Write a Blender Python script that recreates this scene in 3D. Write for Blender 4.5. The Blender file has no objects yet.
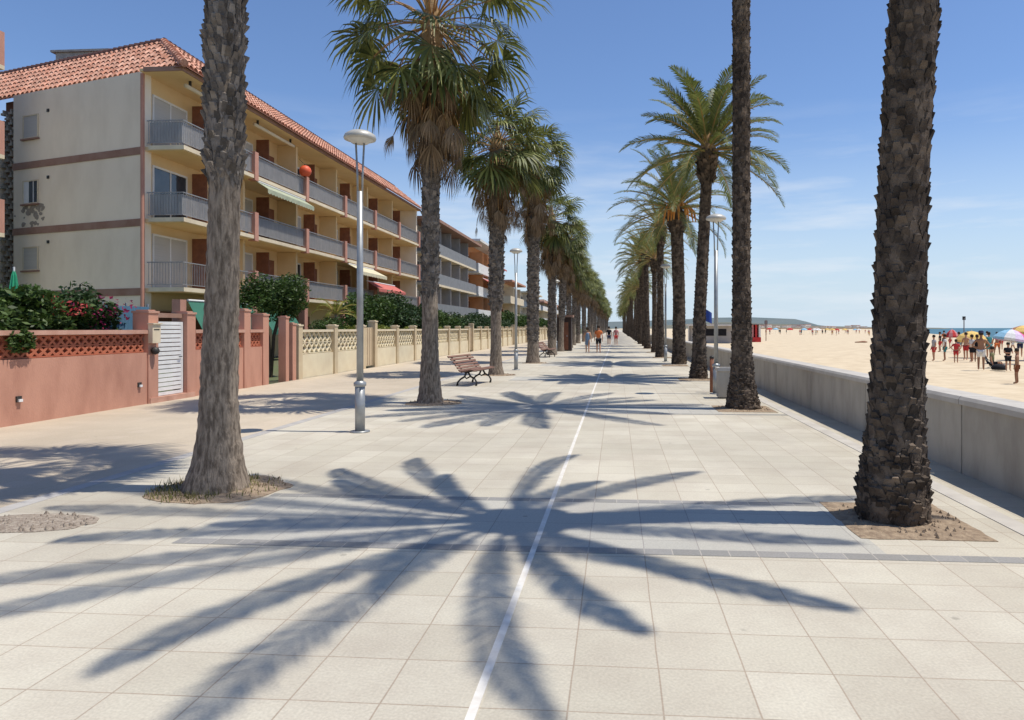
import bpy, bmesh, math, random
from math import sin, cos, pi, radians as R, atan, sqrt
from mathutils import Vector, Matrix, Quaternion, noise as mnoise

S = bpy.context.scene
COL = S.collection
rnd = random.Random(7)

# ------------------------------------------------------------------ camera
F = 700.0; PX = 565.0; PY = 328.0; CH = 1.6; YAW = atan(52 / F)
cd = bpy.data.cameras.new('camera'); cam = bpy.data.objects.new('camera', cd); COL.objects.link(cam)
cd.sensor_fit = 'HORIZONTAL'; cd.sensor_width = 36; cd.lens = 36 * F / 1024
cd.shift_x = (512 - PX) / 1024; cd.shift_y = -(360 - PY) / 1024
cd.clip_start = 0.05; cd.clip_end = 60000
cam.location = (0, 0, CH); cam.rotation_euler = (R(90), 0, YAW)
S.camera = cam

# ------------------------------------------------------------------ world, sun, exposure
SUN = Vector((cos(R(68)), -0.004, sin(R(68)))).normalized()
w = bpy.data.worlds.new('World'); S.world = w; w.use_nodes = True
nt = w.node_tree; nt.nodes.clear()
out = nt.nodes.new('ShaderNodeOutputWorld'); bg = nt.nodes.new('ShaderNodeBackground')
sky = nt.nodes.new('ShaderNodeTexSky'); sky.sky_type = 'NISHITA'; sky.sun_disc = False
sky.sun_elevation = math.asin(SUN.z); sky.sun_rotation = math.atan2(SUN.x, SUN.y)
sky.air_density = 1.0; sky.dust_density = 0.25; sky.ozone_density = 2.4; sky.altitude = 0
bg.inputs['Strength'].default_value = 0.12
tc = nt.nodes.new('ShaderNodeTexCoord'); mp = nt.nodes.new('ShaderNodeMapping'); mp.inputs['Scale'].default_value = (1.3, 1.3, 9)
nz = nt.nodes.new('ShaderNodeTexNoise'); nz.inputs['Scale'].default_value = 3.1; nz.inputs['Detail'].default_value = 7; nz.inputs['Roughness'].default_value = .58
cr = nt.nodes.new('ShaderNodeValToRGB'); cr.color_ramp.elements[0].position = .47; cr.color_ramp.elements[1].position = .70
cr.color_ramp.elements[1].color = (.6, .6, .6, 1)
sep = nt.nodes.new('ShaderNodeSeparateXYZ')
lim = nt.nodes.new('ShaderNodeMapRange'); lim.inputs[1].default_value = .30; lim.inputs[2].default_value = .12; lim.inputs[3].default_value = 0; lim.inputs[4].default_value = 1
mul = nt.nodes.new('ShaderNodeMath'); mul.operation = 'MULTIPLY'
mx = nt.nodes.new('ShaderNodeMixRGB'); mx.inputs[2].default_value = (6.9, 7.3, 7.8, 1)
L = nt.links.new
L(tc.outputs['Generated'], mp.inputs[0]); L(mp.outputs[0], nz.inputs['Vector']); L(nz.outputs[0], cr.inputs[0])
L(tc.outputs['Generated'], sep.inputs[0]); L(sep.outputs['Z'], lim.inputs[0])
L(cr.outputs[0], mul.inputs[0]); L(lim.outputs[0], mul.inputs[1]); L(mul.outputs[0], mx.inputs[0])
tint = nt.nodes.new('ShaderNodeMixRGB'); tint.blend_type = 'MULTIPLY'; tint.inputs[0].default_value = 1; tint.inputs[2].default_value = (.92, 1.02, 1.20, 1)
hzr = nt.nodes.new('ShaderNodeMapRange'); hzr.interpolation_type = 'SMOOTHSTEP'; hzr.inputs[1].default_value = .30; hzr.inputs[2].default_value = -.04; hzr.inputs[3].default_value = 0; hzr.inputs[4].default_value = 1
hz = nt.nodes.new('ShaderNodeMixRGB'); hz.inputs[2].default_value = (5.2, 6.3, 7.3, 1)      # pale sea air low in the sky
L(sep.outputs['Z'], hzr.inputs[0]); L(hzr.outputs[0], hz.inputs[0]); L(sky.outputs[0], tint.inputs[1]); L(tint.outputs[0], hz.inputs[1])
L(hz.outputs[0], mx.inputs[1]); L(mx.outputs[0], bg.inputs[0]); L(bg.outputs[0], out.inputs[0])
sl = bpy.data.lights.new('sun', 'SUN'); sl.energy = 4.7; sl.angle = R(0.53); sl.color = (1, .94, .84)
so = bpy.data.objects.new('sun', sl); COL.objects.link(so); so.location = (20, -5, 40)
so.rotation_euler = SUN.to_track_quat('Z', 'Y').to_euler()
vs = S.view_settings; vs.view_transform = 'Standard'; vs.look = 'None'; vs.exposure = 0.0; vs.gamma = 1; vs.use_curve_mapping = False
try:
    S.cycles.max_bounces = 6; S.cycles.transparent_max_bounces = 8
except Exception: pass

# ------------------------------------------------------------------ helpers
def ray(px, py):
    d = Vector((-sin(YAW), cos(YAW), 0)) * F + Vector((cos(YAW), sin(YAW), 0)) * (px - PX) + Vector((0, 0, PY - py))
    return d
def G(px, py, z=0.0):          # where a sight line meets the level z
    d = ray(px, py); t = (z - CH) / d.z
    return Vector((d.x * t, d.y * t, z))
def atY(px, py, Y):
    d = ray(px, py); t = Y / d.y
    return Vector((d.x * t, Y, CH + d.z * t))
def atX(px, py, X):
    d = ray(px, py); t = X / d.x
    return Vector((X, d.y * t, CH + d.z * t))

MATS = {}
def mat(name, col, rough=.85, col2=None, scale=3.0, detail=5, bump=0.0, bscale=None, island=0.0, spec=.3, metal=0.0, stretch=(1, 1, 1), lo=.35, hi=.65, trans=0.0, alpha=1.0, island_col=None):
    if name in MATS: return MATS[name]
    m = bpy.data.materials.new(name); m.use_nodes = True; n = m.node_tree; b = n.nodes['Principled BSDF']
    l = n.links.new
    b.inputs['Roughness'].default_value = rough; b.inputs['Metallic'].default_value = metal
    b.inputs['Specular IOR Level'].default_value = spec
    b.inputs['Base Color'].default_value = (*col, 1)
    tc = n.nodes.new('ShaderNodeTexCoord'); mp = n.nodes.new('ShaderNodeMapping'); mp.inputs['Scale'].default_value = stretch
    l(tc.outputs['Object'], mp.inputs[0]); cout = None
    if col2 is not None:
        t = n.nodes.new('ShaderNodeTexNoise'); t.inputs['Scale'].default_value = scale; t.inputs['Detail'].default_value = detail; t.inputs['Roughness'].default_value = .6
        l(mp.outputs[0], t.inputs['Vector'])
        r = n.nodes.new('ShaderNodeMapRange'); r.inputs[1].default_value = lo; r.inputs[2].default_value = hi; l(t.outputs[0], r.inputs[0])
        x = n.nodes.new('ShaderNodeMixRGB'); x.inputs[1].default_value = (*col, 1); x.inputs[2].default_value = (*col2, 1); l(r.outputs[0], x.inputs[0])
        cout = x.outputs[0]
    if island or island_col:
        g = n.nodes.new('ShaderNodeNewGeometry')
        if island_col:
            x = n.nodes.new('ShaderNodeMixRGB'); x.inputs[1].default_value = (*col, 1)
            if cout: l(cout, x.inputs[1])
            x.inputs[2].default_value = (*island_col, 1); l(g.outputs['Random Per Island'], x.inputs[0]); cout = x.outputs[0]
        if island:
            r = n.nodes.new('ShaderNodeMapRange'); r.inputs[3].default_value = 1 - island; r.inputs[4].default_value = 1 + island
            mm = n.nodes.new('ShaderNodeMath'); mm.operation = 'MULTIPLY'; mm.inputs[1].default_value = 7.31
            fr = n.nodes.new('ShaderNodeMath'); fr.operation = 'FRACT'
            l(g.outputs['Random Per Island'], mm.inputs[0]); l(mm.outputs[0], fr.inputs[0]); l(fr.outputs[0], r.inputs[0])
            h = n.nodes.new('ShaderNodeHueSaturation'); h.inputs['Color'].default_value = (*col, 1)
            if cout: l(cout, h.inputs['Color'])
            l(r.outputs[0], h.inputs['Value']); cout = h.outputs[0]
    if cout: l(cout, b.inputs['Base Color'])
    if bump:
        t = n.nodes.new('ShaderNodeTexNoise'); t.inputs['Scale'].default_value = bscale or scale * 4; t.inputs['Detail'].default_value = 6
        l(mp.outputs[0], t.inputs['Vector'])
        bp = n.nodes.new('ShaderNodeBump'); bp.inputs['Strength'].default_value = bump; bp.inputs['Distance'].default_value = .02
        l(t.outputs[0], bp.inputs['Height']); l(bp.outputs[0], b.inputs['Normal'])
    if trans:
        tr = n.nodes.new('ShaderNodeBsdfTranslucent'); tr.inputs[0].default_value = (*col, 1)
        if cout: l(cout, tr.inputs[0])
        ms = n.nodes.new('ShaderNodeMixShader'); ms.inputs[0].default_value = trans
        o = n.nodes['Material Output']; l(b.outputs[0], ms.inputs[1]); l(tr.outputs[0], ms.inputs[2]); l(ms.outputs[0], o.inputs[0])
    if alpha < 1: b.inputs['Alpha'].default_value = alpha
    MATS[name] = m
    return m

def paving(name, c1, c2, grout, size=.4, off=(0, 0), big=.10, mortar=.005, stain=(.33, .27, .22)):
    m = bpy.data.materials.new(name); m.use_nodes = True; n = m.node_tree; b = n.nodes['Principled BSDF']; l = n.links.new
    b.inputs['Roughness'].default_value = .8; b.inputs['Specular IOR Level'].default_value = .25
    tc = n.nodes.new('ShaderNodeTexCoord'); mp = n.nodes.new('ShaderNodeMapping'); mp.inputs['Location'].default_value = (-off[0], -off[1], 0)
    l(tc.outputs['Object'], mp.inputs[0])
    # slightly uneven joints
    wob = n.nodes.new('ShaderNodeTexNoise'); wob.inputs['Scale'].default_value = 2.3; l(mp.outputs[0], wob.inputs['Vector'])
    wv = n.nodes.new('ShaderNodeVectorMath'); wv.operation = 'SCALE'; wv.inputs['Scale'].default_value = .012; l(wob.outputs['Color'], wv.inputs[0])
    av = n.nodes.new('ShaderNodeVectorMath'); av.operation = 'ADD'; l(mp.outputs[0], av.inputs[0]); l(wv.outputs[0], av.inputs[1])
    br = n.nodes.new('ShaderNodeTexBrick'); br.offset = 0; br.squash = 1
    br.inputs['Scale'].default_value = 1; br.inputs['Brick Width'].default_value = size; br.inputs['Row Height'].default_value = size
    br.inputs['Mortar Size'].default_value = mortar; br.inputs['Mortar Smooth'].default_value = .6; br.inputs['Bias'].default_value = -.2
    br.inputs['Color1'].default_value = (*c1, 1); br.inputs['Color2'].default_value = (*c2, 1); br.inputs['Mortar'].default_value = (*grout, 1)
    l(av.outputs[0], br.inputs['Vector'])
    t = n.nodes.new('ShaderNodeTexNoise'); t.inputs['Scale'].default_value = 1.1; t.inputs['Detail'].default_value = 9; t.inputs['Roughness'].default_value = .68
    l(mp.outputs[0], t.inputs['Vector'])
    r = n.nodes.new('ShaderNodeMapRange'); r.inputs[1].default_value = .42; r.inputs[2].default_value = .8; r.inputs[4].default_value = big * 4; l(t.outputs[0], r.inputs[0])
    x = n.nodes.new('ShaderNodeMixRGB'); l(r.outputs[0], x.inputs[0]); l(br.outputs['Color'], x.inputs[1]); x.inputs[2].default_value = (*stain, 1)
    t3 = n.nodes.new('ShaderNodeTexNoise'); t3.inputs['Scale'].default_value = .23; t3.inputs['Detail'].default_value = 3; l(mp.outputs[0], t3.inputs['Vector'])
    r3 = n.nodes.new('ShaderNodeMapRange'); r3.inputs[1].default_value = .35; r3.inputs[2].default_value = .65; r3.inputs[3].default_value = .88; r3.inputs[4].default_value = 1.08; l(t3.outputs[0], r3.inputs[0])
    t2 = n.nodes.new('ShaderNodeTexNoise'); t2.inputs['Scale'].default_value = 70; t2.inputs['Detail'].default_value = 4; l(mp.outputs[0], t2.inputs['Vector'])
    r2 = n.nodes.new('ShaderNodeMapRange'); r2.inputs[1].default_value = .3; r2.inputs[2].default_value = .7; r2.inputs[3].default_value = .88; r2.inputs[4].default_value = 1.08; l(t2.outputs[0], r2.inputs[0])
    mu = n.nodes.new('ShaderNodeMath'); mu.operation = 'MULTIPLY'; l(r2.outputs[0], mu.inputs[0]); l(r3.outputs[0], mu.inputs[1])
    vo = n.nodes.new('ShaderNodeTexVoronoi'); vo.inputs['Scale'].default_value = 1.6; l(mp.outputs[0], vo.inputs['Vector'])
    vr = n.nodes.new('ShaderNodeMapRange'); vr.inputs[1].default_value = .028; vr.inputs[2].default_value = .045; vr.inputs[3].default_value = .72; vr.inputs[4].default_value = 1; l(vo.outputs['Distance'], vr.inputs[0])
    mu2 = n.nodes.new('ShaderNodeMath'); mu2.operation = 'MULTIPLY'; l(mu.outputs[0], mu2.inputs[0]); l(vr.outputs[0], mu2.inputs[1]); mu = mu2
    h = n.nodes.new('ShaderNodeHueSaturation'); l(mu.outputs[0], h.inputs['Value']); l(x.outputs[0], h.inputs['Color']); l(h.outputs[0], b.inputs['Base Color'])
    bp = n.nodes.new('ShaderNodeBump'); bp.inputs['Strength'].default_value = .25; bp.inputs['Distance'].default_value = .004; l(t2.outputs[0], bp.inputs['Height']); l(bp.outputs[0], b.inputs['Normal'])
    return m

class MB:
    def __init__(s): s.v = []; s.f = []; s.mi = []; s.cur = 0
    def face(s, pts):
        i = len(s.v); s.v += [tuple(p) for p in pts]; s.f.append(tuple(range(i, i + len(pts)))); s.mi.append(s.cur)
    def raw(s, vs, fs):
        i = len(s.v); s.v += [tuple(p) for p in vs]
        for f in fs: s.f.append(tuple(i + k for k in f)); s.mi.append(s.cur)
    def box(s, lo, hi, M=None):
        x0, y0, z0 = lo; x1, y1, z1 = hi
        vs = [Vector(p) for p in ((x0,y0,z0),(x1,y0,z0),(x1,y1,z0),(x0,y1,z0),(x0,y0,z1),(x1,y0,z1),(x1,y1,z1),(x0,y1,z1))]
        if M is not None: vs = [M @ p for p in vs]
        s.raw(vs, ((0,3,2,1),(4,5,6,7),(0,1,5,4),(1,2,6,5),(2,3,7,6),(3,0,4,7)))
    def obox(s, a, b, wdt, hgt, up=Vector((0,0,1))):   # bar from a to b
        a = Vector(a); b = Vector(b); d = (b - a)
        sd = d.cross(up)
        if sd.length < 1e-6: sd = Vector((1,0,0))
        sd.normalize(); u = sd.cross(d).normalized(); sd *= wdt / 2; u *= hgt / 2
        vs = [a-sd-u, a+sd-u, a+sd+u, a-sd+u, b-sd-u, b+sd-u, b+sd+u, b-sd+u]
        s.raw(vs, ((0,1,2,3),(7,6,5,4),(0,4,5,1),(1,5,6,2),(2,6,7,3),(3,7,4,0)))
    def tube(s, pts, rad, n=10, cap=True):
        pts = [Vector(p) for p in pts]
        if not hasattr(rad, '__len__'): rad = [rad] * len(pts)
        rings = []
        for i, p in enumerate(pts):
            d = (pts[min(i+1, len(pts)-1)] - pts[max(i-1, 0)]).normalized()
            a = d.cross(Vector((0,1,0)) if abs(d.y) < .9 else Vector((1,0,0))).normalized(); b = d.cross(a)
            rings.append([p + (a*cos(2*pi*k/n) + b*sin(2*pi*k/n)) * rad[i] for k in range(n)])
        vs = [q for r in rings for q in r]; fs = []
        for i in range(len(pts)-1):
            for k in range(n):
                k2 = (k+1) % n; fs.append((i*n+k, i*n+k2, (i+1)*n+k2, (i+1)*n+k))
        if cap: fs.append(tuple(range(n))); fs.append(tuple((len(pts)-1)*n + k for k in reversed(range(n))))
        s.raw(vs, fs)
    def lathe(s, prof, c=(0,0,0), n=20):    # prof: (r,z)
        c = Vector(c); vs = []; fs = []
        for r, z in prof:
            for k in range(n): vs.append(c + Vector((r*cos(2*pi*k/n), r*sin(2*pi*k/n), z)))
        for i in range(len(prof)-1):
            for k in range(n):
                k2 = (k+1) % n; fs.append((i*n+k, i*n+k2, (i+1)*n+k2, (i+1)*n+k))
        s.raw(vs, fs)
    def build(s, name, mats, parent=None, smooth=False, loc=None):
        me = bpy.data.meshes.new(name); me.from_pydata(s.v, [], s.f)
        if not isinstance(mats, (list, tuple)): mats = [mats]
        for m in mats: me.materials.append(m)
        if len(mats) > 1: me.polygons.foreach_set('material_index', s.mi)
        if smooth: me.polygons.foreach_set('use_smooth', [True]*len(me.polygons))
        bm = bmesh.new(); bm.from_mesh(me)
        if len(bm.faces) < 60000: bmesh.ops.recalc_face_normals(bm, faces=bm.faces)
        bm.to_mesh(me); bm.free(); me.update()
        o = bpy.data.objects.new(name, me); COL.objects.link(o)
        if parent: o.parent = parent
        if loc is not None: o.location = loc
        return o

def tag(o, label=None, cat=None, group=None, kind=None):
    if label: o['label'] = label
    if cat: o['category'] = cat
    if group: o['group'] = group
    if kind: o['kind'] = kind
    return o
def thing(name, label, cat, loc=(0,0,0), rz=0, group=None):
    o = bpy.data.objects.new(name, None); COL.objects.link(o); o.location = loc; o.rotation_euler = (0,0,rz); o.empty_display_size = .3
    return tag(o, label, cat, group)
def kids(o): return [c for c in bpy.data.objects if c.parent == o]
def dup(src, loc, rz=0, label=None, group=None, scale=None, tree=None):
    def cp(o, par):
        c = o.copy(); COL.objects.link(c); c.parent = par
        for ch in kids(o): cp(ch, c)
        return c
    r = cp(src, None); r.location = loc; r.rotation_euler = (0,0,rz)
    if label: r['label'] = label
    if group: r['group'] = group
    if scale: r.scale = scale if hasattr(scale, '__len__') else (scale,)*3
    return r
def struct(name, mb, m, loc=None, smooth=False):
    o = mb.build(name, m, None, smooth, loc); o['kind'] = 'structure'; return o
def ngon_sheet(name, pts, z, m, kind='structure'):
    mb = MB(); mb.face([(p[0], p[1], z) for p in pts]); return struct(name, mb, m)

# ------------------------------------------------------------------ materials
m_tile = paving('promenade_tiles', (.505,.465,.375), (.575,.535,.44), (.37,.305,.235), .4, (.2,.12), big=.13, mortar=.0055)
m_band = paving('grey_band_tiles', (.42,.405,.36), (.48,.46,.40), (.29,.27,.25), .4, (.2,.12), big=.05)
m_strip = paving('dark_strip_tiles', (.25,.245,.23), (.31,.30,.285), (.42,.39,.34), .2, (0,.16), big=.05)
m_side = paving('sidewalk_tiles', (.50,.425,.32), (.54,.46,.355), (.44,.365,.275), .3, (0,0), big=.06, mortar=.003)
m_kerb = mat('kerb_stone', (.36,.34,.32), .85, (.44,.42,.39), 4, bump=.2)
m_white = mat('white_line_paint', (.72,.70,.65), .7, (.60,.56,.50), 9)
m_soil = mat('pit_soil', (.22,.16,.11), 1, (.38,.29,.20), 14, bump=1.0, bscale=40)
m_gravel = mat('pit_gravel', (.24,.19,.15), 1, (.42,.36,.29), 30, bump=1.0, bscale=60)
m_sand = mat('beach_sand', (.50,.395,.26), 1, (.63,.52,.36), 1.3, 10, bump=1.0, bscale=2.2, lo=.3, hi=.6)
m_sea = mat('sea_water', (.02,.10,.13), .45, (.03,.13,.16), .05, 4, bump=.5, bscale=.6, spec=.5, stretch=(1,1,1))
m_garden = mat('garden_earth', (.12,.11,.07), 1, (.10,.13,.05), 2, bump=.5)
m_conc = mat('wall_concrete', (.43,.395,.335), .9, (.28,.25,.21), 1.5, 10, bump=.2, bscale=30, stretch=(1.5,1.5,.6), lo=.42, hi=.78)
m_cop = mat('coping_concrete', (.52,.49,.44), .85, (.42,.39,.35), 2.5, 9, bump=.12, bscale=30)
m_pink = mat('pink_render', (.53,.275,.195), .9, (.41,.20,.14), 1.6, 10, bump=.25, bscale=40, stretch=(1.4,1.4,.5), lo=.42, hi=.72)
m_pinkcap = mat('pink_coping', (.56,.33,.25), .9, (.46,.25,.18), 3, 8)
m_terra = mat('terracotta_lattice', (.46,.15,.08), .9, (.38,.12,.07), 6, 5)
m_cream = mat('cream_render', (.74,.65,.46), .9, (.66,.56,.39), 1.8, 9, bump=.15, bscale=40)
m_creampost = mat('cream_post', (.60,.49,.32), .9, (.52,.41,.27), 3, 8)
m_beige = mat('gable_render', (.84,.73,.58), .92, (.72,.61,.47), .9, 10, bump=.1, bscale=20, stretch=(1.2,1.2,.5), lo=.42, hi=.85)
m_ochre = mat('ochre_render', (.74,.56,.32), .9, (.68,.51,.28), .9, 7)
m_band2 = mat('brown_band', (.28,.155,.11), .9, (.34,.21,.16), 1.5, 8)
m_pier = mat('pier_pink', (.52,.27,.20), .9, (.46,.23,.17), 2, 6)
m_slab = mat('slab_edge', (.74,.63,.45), .85, (.62,.52,.37), 1.5, 7)
m_rail = mat('railing_metal', (.34,.33,.32), .5, (.26,.26,.26), 3, metal=.3)
m_railpanel = mat('railing_screen', (.46,.45,.44), .6, (.36,.355,.36), 2.2, 4, stretch=(1,2.5,.4), alpha=.62)
m_brown = mat('brown_shutter', (.24,.10,.055), .7, (.18,.07,.04), 4)
m_shut = mat('pale_roller_shutter', (.50,.48,.44), .7, (.43,.41,.38), 2, 4, stretch=(.3,.3,30))
m_glass = mat('window_glass', (.025,.035,.045), .08, (.05,.06,.07), 1.2, 3, spec=.8)
m_frame = mat('white_frame', (.75,.74,.72), .5, (.68,.67,.65), 5)
m_roof = mat('roof_tiles', (.50,.22,.14), .9, (.68,.40,.29), 5, 8, island=.22, lo=.4, hi=.62)
m_roofd = mat('roof_ridge_tiles', (.10,.05,.045), .95, (.14,.07,.06), 5, 6)  # shade along the ridge is put into this near-black terracotta
m_gate = mat('white_gate_paint', (.80,.79,.77), .45, (.70,.69,.67), 3, 6)
m_pole = mat('lamp_pole_steel', (.38,.39,.39), .42, (.30,.31,.31), 6, 6, metal=.5)
m_lamp = mat('lamp_dome', (.55,.54,.50), .45, (.42,.41,.38), 5, 5, metal=.2)
m_lampglass = mat('lamp_glass', (.62,.62,.58), .3, (.5,.5,.47), 5)
m_wood = mat('bench_wood', (.17,.09,.065), .6, (.23,.13,.09), 7, 6, island=.2, stretch=(8,1,8))
m_iron = mat('cast_iron', (.025,.025,.025), .5, (.05,.045,.04), 8)
m_bark = mat('date_palm_bark', (.06,.045,.034), 1, (.17,.13,.095), 5, 7, bump=.9, bscale=35, island=.55, lo=.42, hi=.75)
m_barkw = mat('fan_palm_bark', (.12,.092,.068), 1, (.31,.25,.19), 13, 10, bump=.8, bscale=34, stretch=(2.2,2.2,.45), lo=.38, hi=.6)
m_boot = mat('fan_palm_boots', (.10,.083,.07), 1, (.22,.19,.16), 6, 7, bump=.8, bscale=30, island=.5)
m_date = mat('date_frond', (.085,.115,.030), .55, None, island=.35, island_col=(.16,.175,.05), trans=.32, spec=.4)
m_rach = mat('frond_stem', (.30,.26,.09), .6, (.36,.20,.06), 3)
m_fan = mat('fan_leaf', (.062,.090,.024), .5, None, island=.4, island_col=(.26,.27,.075), trans=.25, spec=.45)  # yellow-green leaf tone, with a sunlit yellow put into the random tint
m_dry = mat('dry_leaf', (.29,.21,.125), .95, None, island=.45, island_col=(.20,.135,.08), trans=.2)
m_petiole = mat('leaf_stalk', (.22,.16,.06), .6, (.30,.14,.05), 3)
m_heart = mat('palm_heart_fibre', (.36,.24,.12), .95, (.22,.12,.05), 6, 6, bump=.8)
m_leaf = mat('shrub_leaf', (.030,.065,.014), .5, None, island=.45, island_col=(.075,.12,.025), trans=.25)
m_leaf2 = mat('hedge_leaf', (.018,.045,.014), .5, None, island=.45, island_col=(.05,.085,.025), trans=.2)
m_leaf3 = mat('yellow_green_leaf', (.14,.17,.025), .55, None, island=.35, island_col=(.24,.25,.04), trans=.3)
m_mag = mat('magenta_bracts', (.20,.018,.09), .6, None, island=.4, island_col=(.42,.03,.10), trans=.3)
m_red = mat('red_bracts', (.50,.04,.05), .6, None, island=.3, island_col=(.55,.12,.10), trans=.3)
m_stem = mat('shrub_stem', (.10,.07,.045), .9, (.06,.045,.03), 10)
m_grass = mat('grass_blades', (.10,.12,.03), .7, None, island=.4, island_col=(.26,.22,.08), trans=.2)

# ------------------------------------------------------------------ ground
def rect(x0, y0, x1, y1): return [(x0,y0),(x1,y0),(x1,y1),(x0,y1)]
ngon_sheet('ground', rect(-30000,-300,4.3,30000), -.06, m_garden)
ngon_sheet('promenade', rect(-5.3,-8,3.78,1500), 0, m_tile)
ngon_sheet('sidewalk', rect(-9.9,-8,-5.36,1500), -.004, m_side)
mb = MB(); mb.box((-5.46,-8,-.05),(-5.3,1500,.004)); struct('kerb', mb, m_kerb)
mb = MB(); mb.box((3.12,-8,-.05),(3.3,1500,.006)); struct('kerb', mb, m_cop)
mb = MB(); mb.box((-.62,-8,-.04),(-.58,700,.0055)); struct('painted_line', mb, m_white)
# beach and sea
mb = MB(); xs = [4.0,8,14,22,32,45,60,80,100,116]; ys = [-30,0,8,16,24,32,42,55,70,90,120,160,220,320,480,800,1600,3000]
wide = lambda y: 1+max(0,y-200)*.0035
zz = lambda x, y: -.42 - .78*max(0,(x/wide(y)-45))/60 + .07*mnoise.noise(Vector((x*.16, y*.16, 0)))
vs_ = [(x*wide(y) if x > 4 else x, y, zz(x*wide(y),y)) for y in ys for x in xs]; nx = len(xs)
mb.raw(vs_, [(j*nx+i, j*nx+i+1, (j+1)*nx+i+1, (j+1)*nx+i) for j in range(len(ys)-1) for i in range(nx-1)])
struct('beach_sand', mb, m_sand, smooth=True)
ngon_sheet('sea', rect(90,-2000,50000,50000), -1.12, m_sea)

# paving bands level with each palm pair
LZ = [6.55 + 8.15*i for i in range(34)]
BANDS = [5.72 + 8.1*i for i in range(12)]
for i, yb in enumerate(BANDS):
    mb = MB(); mb.box((-3.3,yb-.62,-.05),(1.97 if i else 1.9,yb+.70,.002)); struct('paving_band', mb, m_band)
    mb = MB(); mb.box((-3.3,yb-.75,-.06),(3.11,yb-.622,.003)); struct('paving_strip', mb, m_strip); mb = MB(); mb.box((-3.3,yb+.702,-.06),(1.9,yb+.82,.003))
    struct('paving_strip', mb, m_strip)

def pit(name, cx, cy, rx, ry, m, sq=False, seed=0):
    r_ = random.Random(seed); mb = MB(); n = 40; ring = []; inner = []
    for k in range(n):
        a = 2*pi*k/n; c, s = cos(a), sin(a)
        if sq:
            q = 1/max(abs(c), abs(s)); c *= q; s *= q; j = .98 + .04*r_.random()
        else: j = 1 + .16*mnoise.noise(Vector((c*2.2+seed, s*2.2, 0))) + .04*(r_.random()-.5)
        ring.append((cx+rx*c*j, cy+ry*s*j, .012)); inner.append((cx+rx*c*j*.6, cy+ry*s*j*.6, .016+.012*r_.random()))
    mb.raw([(p[0]+(p[0]-cx)*.01,p[1]+(p[1]-cy)*.01,-.03) for p in ring]+[(p[0],p[1],.006) for p in ring], [(k,(k+1)%n,n+(k+1)%n,n+k) for k in range(n)])
    ring = [(p[0],p[1],.006) for p in ring]
    mb.raw(ring+inner+[(cx,cy,.03)], [(k,(k+1)%n,n+(k+1)%n,n+k) for k in range(n)] + [(n+k, n+(k+1)%n, 2*n) for k in range(n)])
    for k in range(130):     # loose stones
        a = r_.random()*2*pi; d = r_.random()**.5*.95; x = cx+rx*d*cos(a); y = cy+ry*d*sin(a); q = .006+.014*r_.random()
        mb.raw([(x-q,y,.012),(x+q*.5,y-q,.012),(x+q*.6,y+q,.012),(x,y,.02+q*1.2)], ((0,1,3),(1,2,3),(2,0,3)))
    return struct(name, mb, m)

# ------------------------------------------------------------------ sea wall
sw = thing('sea_wall', 'long low grey concrete wall between promenade and beach', 'wall', (3.78, 0, 0))
mb = MB(); mc = MB(); y = -4.0; SEG = 3.0
while y < 420:
    mb.box((0, y+.012, -.6), (.32, y+SEG-.012, .76)); mb.box((.02, y-.012, -.6), (.30, y+.012, .755)); y += SEG
y = -4.0
while y < 420:
    L_ = SEG*2
    prof = [(-.035,.762),(-.035,.815),(-.01,.85),(.33,.85),(.355,.815),(.355,.762)]
    a = [(px_, y+.006, pz) for px_, pz in prof]; b_ = [(px_, y+L_-.006, pz) for px_, pz in prof]; k = len(prof)
    mc.raw(a+b_, [(i,(i+1)%k,k+(i+1)%k,k+i) for i in range(k)] + [tuple(range(k)), tuple(k+i for i in reversed(range(k)))]); y += L_
mb.build('wall_panels', m_conc, sw); mc.build('coping', m_cop, sw)

# ------------------------------------------------------------------ palms
def trunk_axis(base_r, pts):   # pts: (z, dx, dy, r)
    def f(z):
        for i in range(len(pts)-1):
            a, b = pts[i], pts[i+1]
            if z <= b[0] or i == len(pts)-2:
                t = (z-a[0])/(b[0]-a[0]); t = max(0, min(1, t)); return tuple(a[j]+(b[j]-a[j])*t for j in (1,2,3))
    return f
def core(mb, ax, h, n=22, dz=.07, jit=.01, seed=1, z0=-.05):
    r_ = random.Random(seed); rings = int((h-z0)/dz)+1; vs = []
    for i in range(rings+1):
        z = z0 + (h-z0)*i/rings; x, y, r = ax(max(z,0)); r += .0025*((i*7) % 3 - 1)*(z > .1)
        for k in range(n):
            a = 2*pi*k/n; q = r*(1 + .05*mnoise.noise(Vector((cos(a)*2+seed, sin(a)*2, z*1.3)))) + jit*(r_.random()-.5)*2
            vs.append((x+q*cos(a), y+q*sin(a), z))
    mb.raw(vs, [(i*n+k, i*n+(k+1)%n, (i+1)*n+(k+1)%n, (i+1)*n+k) for i in range(rings) for k in range(n)])
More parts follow.
